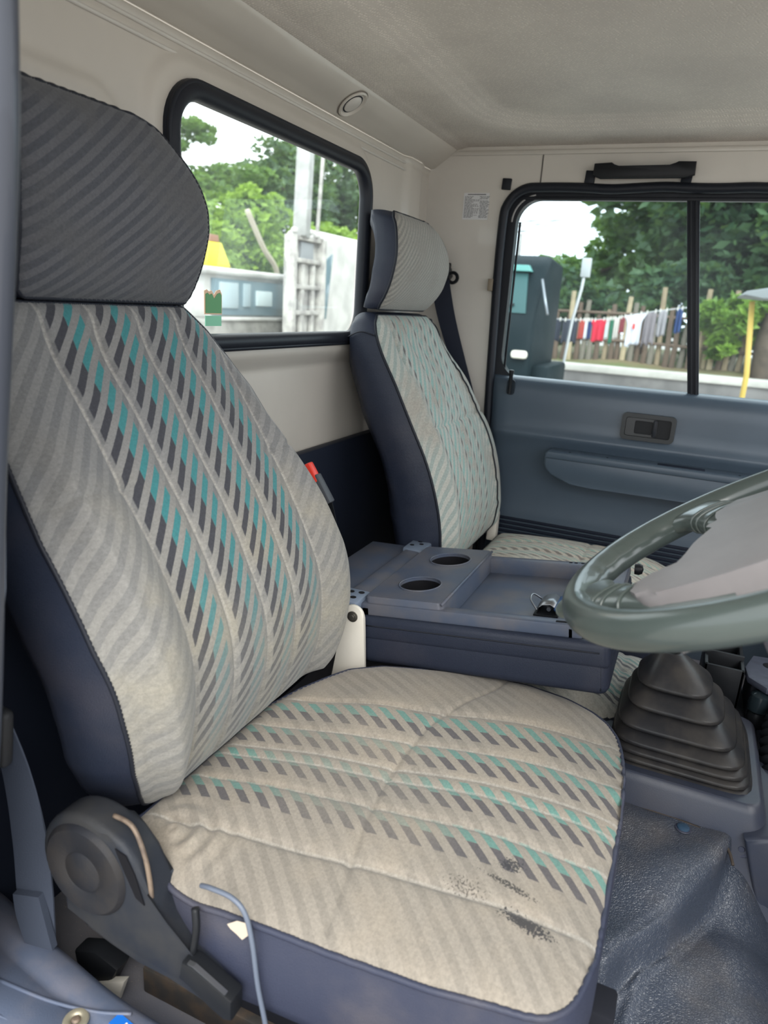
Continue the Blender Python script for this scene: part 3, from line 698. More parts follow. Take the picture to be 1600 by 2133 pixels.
# backrest
PB = [(-.500, -.600), (-.480, -.545), (-.468, -.470), (-.472, -.400), (-.497, -.335), (-.530, -.270), (-.570, -.205), (-.610, -.140), (-.645, -.080), (-.662, -.020)]
fb, LB = profile_frame(PB)
lb = [(0, .56), (.012, .545), (.04, .530), (.09, .510), (.17, .492), (.26, .480), (.38, .474), (.46, .480), (LB - .08, .490), (LB - .04, .502), (LB - .015, .520), (LB, .540)]
rb = [(0, .93), (.012, .945), (.04, .962), (.09, .978), (.15, .986), (.24, .984), (.32, .972), (.40, .955), (LB - .12, .935), (LB - .07, .912), (LB - .035, .882), (LB - .012, .852), (LB, .835)]
seamsB = [(s_, -1, 9, .0045) for s_ in (.582, .655, .729, .803, .886)]
crossB = [(lambda U: .405 + .02 * np.abs(U - .74), .46, .60, .003), (lambda U: .405 + .0 * U, .86, 1.1, .003)]
def relB(U, V):
    # side bolsters stand proud of the centre panel
    bo = .022 * (sstep(.14, .20, np.abs(U - .738))) * (1 - sstep(.40, .54, V)) 
    return bo + wrinkle(.0012, 50, 35, 8)(U, V) - .004 * np.exp(-((U - .56) / .03) ** 2 - ((V - .42) / .05) ** 2)
pb = Pad(LB, lb, rb, fb, crown=.012, rd=.05, drop=.020, seams=seamsB, cross=crossB, nv=250, nu=230, ks=3, relief=relB)
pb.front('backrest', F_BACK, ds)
pb.piping('piping', M_PIPE, ds, .0028)
def depthB(E):
    z = E[:, 2]; return np.interp(z, [-.62, -.5, -.2, -.05, 0], [.10, .125, .115, .07, .055])
dirB = lambda E: np.repeat(np.array([[-.985, 0, -.17]]), len(E), 0)
pb.side('backrest_side_panel', M_NAVY, ds, dirB, depthB, bulge=.010)
# headrest
PHd = [(-.664, -.022), (-.650, .02), (-.640, .07), (-.638, .12), (-.644, .165), (-.656, .198)]
fh, LH = profile_frame(PHd)
lh = [(0, .572), (.006, .562), (.03, .558), (.1, .555), (.17, .556), (LH - .02, .560), (LH, .572)]
rh = [(0, .838), (.02, .846), (.06, .854), (.10, .858), (.13, .854), (.155, .840), (.175, .822), (.195, .798), (LH - .010, .775), (LH, .73)]
ph_ = Pad(LH, lh, rh, fh, crown=.008, rd=.035, drop=.012, nv=90, nu=90, ks=3, relief=wrinkle(.0008, 50, 40, 2))
hr = ph_.front('headrest', F_HEAD, ds)
ph_.piping('piping', M_PIPE, hr, .0025)
ph_.side('headrest_side', M_NAVY, hr, lambda E: np.repeat(np.array([[-1., 0, 0]]), len(E), 0), lambda E: np.full(len(E), .058), bulge=.004)
mesh('torn_spot', tv, [tuple(range(7))], tm, ds, False)
# recliner cover (charcoal plastic) on the near side
RC = Vector((-.504, .452, -.598))
# outline in the X-Z plane
arc = [(RC.x + .066 * math.cos(a), RC.z + .066 * math.sin(a)) for a in np.linspace(math.radians(62), math.radians(245), 18)]
cov = arc + [(-.512, -.680), (-.478, -.689), (-.438, -.690), (-.399, -.690), (-.350, -.697), (-.324, -.697), (-.320, -.678), (-.345, -.660), (-.374, -.648), (-.404, -.624), (-.423, -.594), (-.437, -.563), (-.455, -.545)]
prism('recliner_cover', cov, .452, .492, XZ, M_CHAR, ds, bev=.008, seg=3)
lathe('recliner_disc', [(0, .006), (.022, .006), (.024, .0045), (.026, .006), (.050, .0055), (.054, .002), (.056, -.004)], RC + Vector((-.002, -.000, .0)), M_CHAR2, ds, ax=(0, -1, 0), n=48)
tube('recliner_slot_wire', smoothpath([(-.478, .468, -.530), (-.452, .466, -.532), (-.434, .462, -.556), (-.424, .458, -.585), (-.420, .455, -.607)], 6), .0026, M_RUST, ds, seg=8)
prism('slot', [(-.462, -.552), (-.448, -.556), (-.437, -.575), (-.426, -.608), (-.437, -.603), (-.450, -.578)], .4505, .4518, XZ, M_HOLE, ds, smooth=False)
# release lever
prism('release_lever', [(-.372, -.645), (-.360, -.645), (-.312, -.664), (-.312, -.688), (-.322, -.692), (-.336, -.680), (-.376, -.666)], .440, .462, XZ, M_BLK, ds, bev=.003)
prism('lever_strip', [(-.366, -.6440), (-.358, -.6440), (-.320, -.6600), (-.326, -.6625)], .442, .447, XZ, M_STEEL, ds, smooth=False)
tube('lever_rod', smoothpath([(-.374, .466, -.600), (-.368, .460, -.620), (-.370, .455, -.650)], 4), .004, M_BLK, ds, seg=8)
# seat base and rails
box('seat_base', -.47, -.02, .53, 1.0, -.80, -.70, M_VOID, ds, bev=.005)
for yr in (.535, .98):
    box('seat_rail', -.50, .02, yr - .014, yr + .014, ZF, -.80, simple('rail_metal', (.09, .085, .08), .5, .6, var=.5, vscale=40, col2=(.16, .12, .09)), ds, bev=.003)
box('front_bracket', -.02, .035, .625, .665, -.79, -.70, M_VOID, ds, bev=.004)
# hinge hidden parts between backrest and cover
tube('hinge_link', smoothpath([(-.515, .49, -.545), (-.50, .482, -.565), (-.475, .476, -.590)], 4), .006, M_BLK, ds, seg=8)
# cable dangling from the cushion
cb_ = tube('cable', smoothpath([(-.372, .474, -.578), (-.356, .469, -.570), (-.330, .467, -.568), (-.314, .466, -.579), (-.304, .464, -.608), (-.296, .463, -.658), (-.286, .464, -.71), (-.28, .468, -.78), (-.275, .475, ZF + .003)], 8), .0026, simple('grey_cable', (.11, .13, .17), .4), None, seg=8)
tag(cb_, 'thin grey cable hanging down the side of the driver seat cushion', 'cable')
for k, (p0, p1, p2) in enumerate((((-.28, .60, ZF + .004), (-.20, .57, ZF + .02), (-.14, .62, ZF + .004)), ((-.25, .64, ZF + .004), (-.18, .66, ZF + .03), (-.10, .60, ZF + .004)))):
    o = tube('wire', smoothpath([p0, p1, p2], 8), .003, simple('tan_wire', (.32, .25, .17), .5), None, seg=6)
    tag(o, ('tan wire loop on the floor nearer the sill under the driver seat', 'tan wire loop on the floor further under the driver seat')[k], 'wire', 'tan wires under the driver seat')

# ================================================================ PASSENGER SEAT
ps = thing('vehicle_seat', 'far passenger seat with pale teal patterned cloth, beside the far door', 'seat', (-.25, 1.6, ZF))
Lc = [(0, 1.50), (.004, 1.46), (.02, 1.43), (.05, 1.415), (.12, 1.405), (.3, 1.405), (.44, 1.41), (.46, 1.42)]
Rc = [(0, 1.68), (.006, 1.73), (.02, 1.765), (.05, 1.795), (.12, 1.825), (.2, 1.835), (.3, 1.83), (.40, 1.81), (.46, 1.79)]
def cfp(u, v, h): return .045 - v, u, -.558 + h - .004 * (1 - sstep(0, .1, v))
pp = Pad(.46, Lc, Rc, cfp, crown=.020, rd=.06, drop=.026, seams=[(s_, -1, 9, .004) for s_ in (1.47, 1.55, 1.62, 1.69, 1.77)], cross=[(lambda U: .22 + 0 * U, 1.4, 1.9, .003)], nv=120, nu=120, ks=3)
pp.front('seat_cushion', F_PC, ps); pp.piping('piping', M_PIPE, ps, .003)
pp.side('cushion_skirt', M_NAVY, ps, lambda E: np.repeat(np.array([[0, 0, -1.]]), len(E), 0), lambda E: np.full(len(E), .12), bulge=.004)
PP = [(-.435, -.575), (-.432, -.500), (-.440, -.436), (-.458, -.370), (-.484, -.306), (-.522, -.235), (-.561, -.162), (-.600, -.095), (-.620, -.045), (-.628, -.022)]
fp, LP_ = profile_frame(PP)
lp = [(0, 1.43), (.02, 1.41), (.08, 1.40), (.2, 1.395), (.4, 1.395), (.48, 1.398), (LP_ - .04, 1.400), (LP_ - .015, 1.41), (LP_, 1.43)]
rp = [(0, 1.77), (.02, 1.80), (.08, 1.828), (.18, 1.840), (.3, 1.838), (.42, 1.818), (LP_ - .08, 1.795), (LP_ - .04, 1.775), (LP_ - .015, 1.75), (LP_, 1.72)]
def relP(U, V):
    return .014 * sstep(.12, .17, np.abs(U - 1.60)) * (1 - sstep(.40, .52, V)) + wrinkle(.001, 50, 30, 5)(U, V)
p2 = Pad(LP_, lp, rp, fp, crown=.012, rd=.05, drop=.020, seams=[(1.452, -1, 9, .005)] + [(s_, -1, 9, .002) for s_ in (1.53, 1.60, 1.67)] + [(1.752, -1, 9, .004)],
         cross=[(lambda U: .33 + 0 * U, 1.45, 1.83, .004)], nv=180, nu=140, ks=3, relief=relP)
p2.front('backrest', F_PB, ps); p2.piping('piping', M_PIPE, ps, .003)
# second piping along the far bolster
iu = [int(np.argmin(np.abs(p2.U[i] - (1.752 + .008 * math.sin(p2.v[i] * 6))))) for i in range(3, p2.nv - 2)]
tube('bolster_piping', [p2.P[i + 3, j] + np.array([.0015, 0, .0008]) for i, j in enumerate(iu)][::3], .002, M_PIPE, ps, seg=6)
def depthP(E):
    return np.interp(E[:, 2], [-.6, -.45, -.2, -.09, -.02], [.10, .125, .11, .085, .06])
p2.side('backrest_side_panel', M_NAVY, ps, lambda E: np.repeat(np.array([[-.975, 0, -.2]]), len(E), 0), depthP, bulge=.012)
PQ = [(-.630, -.020), (-.606, .02), (-.592, .07), (-.590, .11), (-.598, .155), (-.615, .185)]
fq, LQ = profile_frame(PQ)
lq = [(0, 1.425), (.01, 1.418), (.04, 1.412), (.1, 1.41), (.16, 1.413), (LQ - .015, 1.42), (LQ, 1.44)]
rq = [(0, 1.69), (.02, 1.705), (.06, 1.73), (.11, 1.738), (.15, 1.725), (.18, 1.69), (LQ - .01, 1.65), (LQ, 1.60)]
p3 = Pad(LQ, lq, rq, fq, crown=.010, rd=.035, drop=.014, nv=80, nu=80, ks=3)
h2 = p3.front('headrest', F_PH, ps); p3.piping('piping', M_PIPE, h2, .003)
p3.side('headrest_side', M_NAVY, h2, lambda E: np.repeat(np.array([[-1., 0, .05]]), len(E), 0), lambda E: np.interp(E[:, 2], [-.02, .06, .18], [.042, .058, .062]), bulge=.004)
tube('stitching', smoothpath([(-.632, 1.397, -.068), (-.66, 1.385, -.062), (-.69, 1.388, -.075)], 5), .0015, M_PIPE, ps, seg=6)
box('hinge_bracket', -.45, -.425, 1.800, 1.83, -.60, -.52, M_WHT, ps, bev=.004)
box('seat_base', -.46, -.0, 1.43, 1.80, ZF, -.68, M_VOID, ps, bev=.005)

# passenger seat belt on the far pillar
sb = thing('seat_belt', 'dark navy seat belt strap running from the pillar behind the passenger seat', 'seat belt', (-.64, YW - .03, .08))
def strap(name, pts, wdt, mat, parent, wdir=(1, 0, 0), th=.0022):
    P = np.array(smoothpath(pts, 6)); wd = np.array(wdir, float); wd = np.broadcast_to(wd, P.shape) if wd.ndim == 1 else wd
    wv = np.interp(np.linspace(0, 1, len(P)), np.linspace(0, 1, len(np.atleast_1d(wdt))), np.atleast_1d(wdt)) if np.ndim(wdt) else np.full(len(P), wdt)
    T = np.gradient(P, axis=0); T /= np.linalg.norm(T, axis=1)[:, None]
    W = wd - T * (wd * T).sum(1)[:, None]; W /= np.linalg.norm(W, axis=1)[:, None]; Nn = np.cross(T, W)
    V = []; F = []
    for i in range(len(P)):
        for a, c in ((-.5, -.5), (.5, -.5), (.5, .5), (-.5, .5)): V.append(P[i] + W[i] * wv[i] * a + Nn[i] * th * c)
    for i in range(len(P) - 1):
        for k in range(4): F.append((i * 4 + k, i * 4 + (k + 1) % 4, (i + 1) * 4 + (k + 1) % 4, (i + 1) * 4 + k))
    F += [(3, 2, 1, 0), tuple((len(P) - 1) * 4 + k for k in range(4))]
    return mesh(name, V, F, mat, parent, False)
strap('webbing', [(-.655, YW - .040, .060), (-.628, YW - .040, -.03), (-.590, YW - .036, -.13), (-.545, YW - .03, -.24), (-.50, YW - .03, -.36), (-.47, YW - .03, -.45)], [.052, .047, .040, .030, .022, .018], M_BELT, sb)
prism('anchor_cover', [(-.685, .05), (-.645, .055), (-.628, .075), (-.635, .095), (-.650, .125), (-.668, .130), (-.69, .12)], YW - .052, YW - .012, XZ, M_BLK, sb, bev=.006)
lathe('anchor_ring', [(.009, -.004), (.016, -.004), (.017, 0), (.016, .004), (.009, .004), (.008, 0), (.009, -.004)], (-.622, YW - .036, .072), M_BLK, sb, ax=(0, 1, 0), n=20)
box('anchor_bolt', -.665, -.64, YW - .02, YW, .06, .11, M_BLK, sb, bev=.003)

# red buckle stalk between the seats
bk = thing('seat_belt_buckle', 'red-topped seat belt buckle poking up behind the driver backrest edge', 'buckle', (-.62, 1.15, -.35))
Mk = Matrix.Translation((-.621, 1.150, -.338)) @ Matrix.Rotation(math.radians(-34), 4, 'Y')
box('housing', -.013, .013, -.010, .010, -.042, .018, simple('buckle_grey', (.07, .075, .085), .4), bk, bev=.003, M=Mk)
box('red_button', -.0095, .010, -.011, .008, .004, .044, M_RED, bk, bev=.003, M=Mk)
strap('stalk', [(-.598, 1.15, -.37), (-.585, 1.15, -.42), (-.58, 1.15, -.5), (-.60, 1.15, -.60)], .02, M_BLK, bk)

# ================================================================ MIDDLE SEAT, folded down as a console
ms = thing('vehicle_seat', 'middle seat folded flat with slate plastic tray back between the two seats', 'seat', (-.27, 1.2, ZF))
# base cushion
Lm = [(0, 1.24), (.004, 1.21), (.02, 1.18), (.05, 1.15), (.1, 1.12), (.2, 1.10), (.42, 1.09)]
Rm = [(0, 1.33), (.01, 1.36), (.03, 1.38), (.1, 1.392), (.42, 1.392)]
def cfm(u, v, h): return .040 - v, u, -.628 + h
pm = Pad(.42, Lm, Rm, cfm, crown=.022, rd=.06, drop=.03, nv=90, nu=80, ks=3, seams=[(1.27, -1, 9, .004)], cross=[(lambda U: .075 + 0 * U, 1.0, 1.5, .003)])
pm.front('seat_cushion', F_MID, ms); pm.piping('piping', M_PIPE, ms, .003)
pm.side('cushion_skirt', M_NAVY, ms, lambda E: np.repeat(np.array([[0, 0, -1.]]), len(E), 0), lambda E: np.full(len(E), .10), bulge=.003)
# tilted frame of the folded back: a = x along, b = y, c = height above the plane through (-.3, ., -.482) rising 7.4 deg forward
TH = math.atan(.13)
def mf(a, b, c): return (-.3 + (a + .3) * math.cos(TH) - c * math.sin(TH), b, -.482 + (a + .3) * math.sin(TH) + c * math.cos(TH))
MT = Matrix.Translation((-.3, 0, -.482)) @ Matrix.Rotation(-TH, 4, 'Y') @ Matrix.Translation((.3, 0, 0))
bm = bmesh.new(); box_bm(bm, -.472, -.052, 1.028, 1.372, -.108, -.033, MT, .016, 4)
fb_ = frombm('folded_back', bm, M_NAVY, ms, True)
# padded edges standing up round the tray, then the welt seams
box('pad_edge', -.472, -.054, 1.0262, 1.046, -.062, -.019, M_NAVY, fb_, bev=.009, seg=3, M=MT)
box('pad_edge', -.472, -.054, 1.354, 1.3735, -.062, -.019, M_NAVY, fb_, bev=.009, seg=3, M=MT)
box('pad_edge', -.100, -.0505, 1.028, 1.372, -.062, -.019, M_NAVY, fb_, bev=.009, seg=3, M=MT)
tube('welt', [mf(a, 1.0262, -.034) for a in np.linspace(-.455, -.066, 20)], .0014, M_PIPE, fb_, seg=6)
tube('welt', [mf(-.064, 1.0300, c) for c in np.linspace(-.034, -.098, 8)], .0014, M_PIPE, fb_, seg=6)
tube('welt', [mf(-.0505, b_, -.034) for b_ in np.linspace(1.045, 1.36, 10)], .0014, M_PIPE, fb_, seg=6)
# plastic tray shell, built as open box
bm = bmesh.new()
box_bm(bm, -.470, -.105, 1.040, 1.360, -.036, -.029, MT, .003)
tr = frombm('tray', bm, M_TRAY, ms, True)
box('tray_rim', -.470, -.105, 1.040, 1.064, -.036, .001, M_TRAY, tr, bev=.004, M=MT)
box('tray_rim', -.470, -.105, 1.338, 1.360, -.036, .001, M_TRAY, tr, bev=.004, M=MT)
box('tray_rim', -.470, -.452, 1.040, 1.360, -.036, -.004, M_TRAY, tr, bev=.004, M=MT)
box('tray_rim', -.118, -.094, 1.040, 1.360, -.036, -.002, M_TRAY, tr, bev=.004, M=MT)
tube('inner_step', [mf(-.13, b_, -.0275) for b_ in (1.07, 1.33)], .003, M_TRAY, tr, seg=6)
# cup holder block with two real holes
def plate_with_holes(name, a0, a1, b0, b1, c0, c1, holes, mat, parent, nseg=32, bevel=.006):
    bm = bmesh.new(); poly = rrect(a0, a1, b0, b1, .010, 5)
    ring = [bm.verts.new((a, b, c1)) for a, b in poly]; es = [bm.edges.new((ring[i], ring[(i + 1) % len(ring)])) for i in range(len(ring))]
    hv = []
    for (ha, hb, hr_) in holes:
        vs = [bm.verts.new((ha + hr_ * math.cos(2 * PI * k / nseg), hb + hr_ * math.sin(2 * PI * k / nseg), c1)) for k in range(nseg)]
        es += [bm.edges.new((vs[i], vs[(i + 1) % nseg])) for i in range(nseg)]; hv.append(vs)
    bmesh.ops.triangle_fill(bm, use_beauty=True, use_dissolve=False, edges=es)
    # drop faces inside the holes
    kill = [f for f in bm.faces if any((f.calc_center_median().xy - Vector(h[:2])).length < h[2] * .9 and all((v.co.xy - Vector(h[:2])).length < h[2] * 1.01 for v in f.verts) for h in holes)]
    bmesh.ops.delete(bm, geom=kill, context='FACES_ONLY')
    out = [(bm.verts.new((a + (a - (a0 + a1) / 2) * .03, b + (b - (b0 + b1) / 2) * .02, c0))) for a, b in poly]
    mid = [(bm.verts.new((a + (a - (a0 + a1) / 2) * .018, b + (b - (b0 + b1) / 2) * .012, c1 - .0025))) for a, b in poly]
    m_ = len(ring)
    for i in range(m_):
        j = (i + 1) % m_; bm.faces.new((ring[i], ring[j], mid[j], mid[i])); bm.faces.new((mid[i], mid[j], out[j], out[i]))
    for vs, (ha, hb, hr_) in zip(hv, holes):
        lo = [bm.verts.new((v.co.x, v.co.y, c1 - .045)) for v in vs]
        for i in range(nseg):
            j = (i + 1) % nseg; bm.faces.new((vs[i], lo[i], lo[j], vs[j]))
        bm.faces.new(lo)
    for v in bm.verts: v.co = MT @ v.co
    return frombm(name, bm, mat, parent, True)
HOL = [(-.391, 1.127, .037), (-.385, 1.278, .039)]
chb = plate_with_holes('cup_holder', -.462, -.322, 1.046, 1.356, -.028, .012, HOL, M_TRAY, ms)
for (ha, hb, hr_) in HOL:
    tube('hole_lip', [mf(ha + (hr_ + .001) * math.cos(t), hb + (hr_ + .001) * math.sin(t), .0125) for t in np.linspace(0, 2 * PI, 40, endpoint=False)], .0016, M_TRAY, chb, seg=6, closed=True)
    lathe('well_shade', [(hr_ - .0006, .007), (hr_ - .0010, -.030), (0, -.031)], mf(ha, hb, 0), M_HOLE, chb, ax=(-math.sin(TH), 0, math.cos(TH)), n=32)  # near-black liner: shade inside the cup hole, painted in
tube('hinge_edge', [mf(-.321, b_, .011) for b_ in (1.042, 1.12, 1.20, 1.28, 1.352)], .0026, M_TRAY, chb, seg=8)
# slot & latch marks on the rims
box('slot', -.135, -.115, 1.046, 1.052, .0008, .0016, M_HOLE, tr, bev=0, M=MT)
for a_ in (-.165, -.155, -.142): box('slot', a_, a_ + .006, 1.346, 1.351, .0008, .0016, M_HOLE, tr, bev=0, M=MT)
# front lip of tray seen through the wheel
box('front_lip', -.100, -.052, 1.20, 1.365, -.020, .008, M_TRAY, tr, bev=.005, M=MT)
lathe('latch_knob', [(0, .016), (.008, .014), (.011, .008), (.010, 0)], mf(-.045, 1.36, -.006), M_BLK, tr, ax=(1, 0, .1), n=16)
# metal bulldog clip lying in the tray
cl = thing('spring_clip', 'small steel spring clip lying in the fold-down tray', 'clip', mf(-.175, 1.15, -.028))
MC = MT @ Matrix.Translation((-.168, 1.168, -.0285))
box('base_plate', -.022, .020, -.034, .036, 0, .0025, M_BLK, cl, bev=.001, M=MC)
sv = [(-.018, .0), (-.016, .010), (-.008, .016), (.006, .018), (.014, .012), (.016, .0)]
V = []; F = []
for b_ in (-.026, .028):
    for a, c in sv: V.append(MC @ Vector((a, b_, c + .002)))
for i in range(5): F.append((i, i + 1, 6 + i + 1, 6 + i))
o = mesh('jaw', V, F, M_STEEL, cl); sm = o.modifiers.new('s', 'SOLIDIFY'); sm.thickness = .0015
tube('spring_wire', smoothpath([MC @ Vector(p) for p in ((-.016, -.024, .006), (-.030, -.012, .020), (-.030, .012, .022), (-.016, .024, .008))], 5), .0016, M_STEEL, cl, seg=8)
lathe('pivot', [(0, -.03), (.0035, -.03), (.0035, .03), (0, .03)], MC @ Vector((.004, 0, .012)), M_STEEL, cl, ax=(0, 1, 0), n=12)
tube('blue_rod', [MC @ Vector((.016, -.028, .012)), MC @ Vector((.016, .030, .012))], .004, simple('clip_blue', (.03, .08, .2), .3), cl, seg=10)
# hinge plate behind console
bp = thing('hinge_cover', 'grey-blue hinge cover plate with slotted ends behind the fold-down console', 'cover plate', (-.53, 1.2, -.52))
prism('plate', [(-.60, 1.06), (-.515, 1.05), (-.478, 1.06), (-.478, 1.34), (-.49, 1.40), (-.60, 1.38)], -.522, -.512, XY, M_TRAY, bp, bev=.003)
Mh = Matrix.Translation((-.487, 1.2, -.506)) 
box('raised_bar', -.020, .016, -.155, .175, -.010, .006, M_TRAY, bp, bev=.005, M=Mh)
e1 = box('slotted_end', -.024, .020, -.180, -.120, -.010, .010, simple('end_plate', (.17, .21, .28), .35), bp, bev=.004, M=Mh)
e2 = box('slotted_end', -.024, .020, .135, .205, -.010, .010, simple('end_plate_far', (.12, .15, .2), .35), bp, bev=.004, M=Mh)
for (a, b_) in ((-.014, -.165), (.004, -.160), (-.010, -.138), (.008, -.134)): lathe('hole', [(0, .0004), (.0055, .0004), (.0055, 0)], (Mh @ Vector((a, b_, .0102))), M_HOLE, e1, n=16)
for (a, b_) in ((-.012, .16), (.004, .175), (-.004, .19)): lathe('hole', [(0, .0004), (.005, .0004), (.005, 0)], (Mh @ Vector((a, b_, .0102))), M_HOLE, e2, n=16)
# cream recliner bracket
bt = thing('hinge_bracket', 'cream painted steel bracket with a bolt beside the folded middle seat', 'bracket', (-.465, 1.012, -.60))
bpoly = [(-.505, -.640), (-.492, -.560), (-.486, -.530)] + [(-.468 + .020 * math.cos(a), -.517 + .020 * math.sin(a)) for a in np.linspace(math.radians(170), math.radians(0), 12)] + [(-.446, -.540), (-.438, -.640)]
prism('arm', bpoly, 1.010, 1.018, XZ, M_WHT, bt, bev=.002)
lathe('bolt', [(0, .006), (.004, .006), (.0045, .004), (.0065, .004), (.0065, .0025), (.0095, .002), (.0095, 0)], (-.468, 1.010, -.517), simple('bolt', (.2, .19, .17), .35, .9), bt, ax=(0, -1, 0), n=20)

# ================================================================ near-side seat belt (left edge of the picture)
nb_ = thing('driver_seat_belt', 'slate blue driver seat belt hanging to the floor at the left edge', 'seat belt', (-.60, .46, ZF))
strap('webbing', [(-.640, .440, -.30), (-.630, .445, -.40), (-.615, .452, -.46), (-.605, .458, -.52), (-.600, .462, -.60), (-.602, .464, -.68), (-.606, .466, -.76)], [.024, .026, .030, .036, .045, .048, .045], M_BELT2, nb_, wdir=(1, .2, 0))
Mt = Matrix.Translation((-.607, .440, -.455)) @ Matrix.Rotation(math.radians(8), 4, 'Y')
box('tongue', -.030, .020, -.008, .008, -.038, .032, M_CHAR, nb_, bev=.007, seg=3, M=Mt)
strap('buckle_sleeve', [(-.606, .458, -.68), (-.602, .458, -.71), (-.594, .460, -.755)], [.034, .038, .036], M_BELT2, nb_, wdir=(1, .2, 0), th=.009)
prism('floor_anchor', [(-.585, -.835), (-.54, -.84), (-.520, -.795), (-.555, -.785), (-.590, -.80)], .500, .525, XZ, M_BLK, nb_, bev=.004)
prism('anchor_plate', [(-.58, -.845), (-.52, -.845), (-.505, -.80), (-.53, -.815)], .496, .506, XZ, M_WHT, nb_, bev=.002)

# ================================================================ TUNNEL, GEAR LEVER
tn = thing('tunnel_console', 'navy plastic gear lever console rising from the floor hump', 'console', (.1, 1.1, ZF))
tb = bmesh.new()
base = [(-.06, .985, -.700), (.155, .985, -.712), (.215, .93, ZF), (.27, 1.36, ZF), (-.06, 1.36, ZF), (-.06, .94, ZF)]
top = rrect(-.045, .185, 1.005, 1.26, .022, 6)
V = []; F = []
levels = [(0, -.651, 0), (.004, -.653, 0), (.010, -.664, 0), (.018, -.70, .0), (.030, -.76, .01), (.055, ZF, .02)]
m_ = len(top)
for (off, z, sh) in levels:
    for (a, b_) in top:
        cx_, cy_ = .07, 1.13; dx = np.sign(a - cx_) * off; dy = np.sign(b_ - cy_) * off * (1.0 if b_ > cy_ else .8)
        V.append((a + dx + sh * (1 if a > cx_ else 0), b_ + dy, z + (.005 if z > ZF else 0) * (.07 - a) / .1 * 0))
for k in range(len(levels) - 1):
    for i in range(m_): F.append((k * m_ + i, k * m_ + (i + 1) % m_, (k + 1) * m_ + (i + 1) % m_, (k + 1) * m_ + i))
F.append(tuple(range(m_))[::-1])
bd = mesh('body', V, F, M_TUN, tn)
bd.data.polygons[len(bd.data.polygons) - 1].use_smooth = False
# forward extension of the console with screws
prism('forward_cover', [(.17, -.690), (.20, -.675), (.36, -.675), (.42, -.86), (.225, -.86)], .975, 1.45, XZ, M_TUN, tn, bev=.008, seg=3)
lathe('trim_clip', [(0, .003), (.004, .003), (.005, .001), (.012, .0015), (.014, 0)], (.172, .990, -.715), M_NAVY2, tn, ax=(-.1, -1, .2), n=20)
for zz_ in (-.800, -.818): lathe('screw', [(0, .002), (.006, .002), (.0065, 0)], (.232, .972, zz_), M_STEEL, tn, ax=(0, -1, 0), n=14)
# rubber boot
bo = thing('gear_lever', 'gear lever with stepped grey-black rubber boot beside the driver cushion', 'gear lever', (.08, 1.15, -.655))
BX0, BX1, BY0, BY1, BZ = -.022, .170, 1.026, 1.235, -.655
TX, TY, TZ = .036, 1.125, -.502
V = []; F = []; rows = []
def brow(t, grow, z):
    # blend from base rounded rectangle to a circle at the top
    cx_ = (BX0 + BX1) / 2 * (1 - t) + TX * t; cy_ = (BY0 + BY1) / 2 * (1 - t) + TY * t
    hx_ = (BX1 - BX0) / 2 * (1 - t) ** 1.0 + .017 * t + grow; hy_ = (BY1 - BY0) / 2 * (1 - t) + .017 * t + grow
    ex = 5.5 * (1 - t) ** 1.3 + 2.0
    out = []
    for k in range(64):
        a = 2 * PI * k / 64; c, s_ = math.cos(a), math.sin(a); q = (abs(c) ** ex + abs(s_) ** ex) ** (-1 / ex)
        out.append((cx_ + hx_ * c * q, cy_ + hy_ * s_ * q, z))
    return out
steps = [(0.00, 0, .010), (.05, .010, .012), (.11, .022, .012), (.17, .034, .018), (.28, .052, .026), (.43, .078, .028), (.60, .106, .026), (.78, .128, .0)]
# each tier: a lip, then slope up to a neck under the next lip
tiers = [(.00, -.655, .010), (.04, -.645, .010), (.09, -.634, .010), (.17, -.621, .013), (.32, -.600, .016), (.49, -.572, .014), (.67, -.542, .013)]
ends = tiers[1:] + [(1.0, -.500, 0)]
for (t0, z0_, g0), (t1, z1_, g1) in zip(tiers, ends):
    last = t1 == 1.0
    rows.append(brow(t0 + .03, -.004, z0_ - .001)); rows.append(brow(t0, g0 - .002, z0_ - .0035)); rows.append(brow(t0, g0, z0_ + .0005)); rows.append(brow(t0, g0 - .002, z0_ + .004))
    rows.append(brow(t0 + (t1 - t0) * .5, g0 * .30, z0_ + (z1_ - z0_) * .60)); 
    rows.append(brow(t0 + (t1 - t0) * .95, -.005 if not last else 0, z1_ + (.002 if not last else 0)))
rows.append(brow(1.0, -.002, -.498)); rows.append(brow(1.0, -.006, -.499)); rows.append(brow(1.0, -.008, -.512))
for r_ in rows: V += r_
for k in range(len(rows) - 1):
    for i in range(64): F.append((k * 64 + i, k * 64 + (i + 1) % 64, (k + 1) * 64 + (i + 1) % 64, (k + 1) * 64 + i))
V = [(x - (.0 if z < -.64 else 0), y, z) for x, y, z in V]
mesh('boot', V, F, M_RUBG, bo)
tube('lever_rod', smoothpath([(.036, 1.125, -.53), (.050, 1.15, -.46), (.062, 1.20, -.40)], 5), .007, M_BLK, bo, seg=12)
lathe('knob', [(0, .030), (.010, .028), (.018, .022), (.021, .012), (.021, -.004), (.016, -.018), (.010, -.024)], (.066, 1.215, -.385), simple('gloss_black', (.008, .008, .01), .12), bo, n=28)
lathe('knob_ring', [(.0125, .0272), (.0135, .0278), (.0145, .0266)], (.066, 1.215, -.385), M_STEEL, bo, n=28)

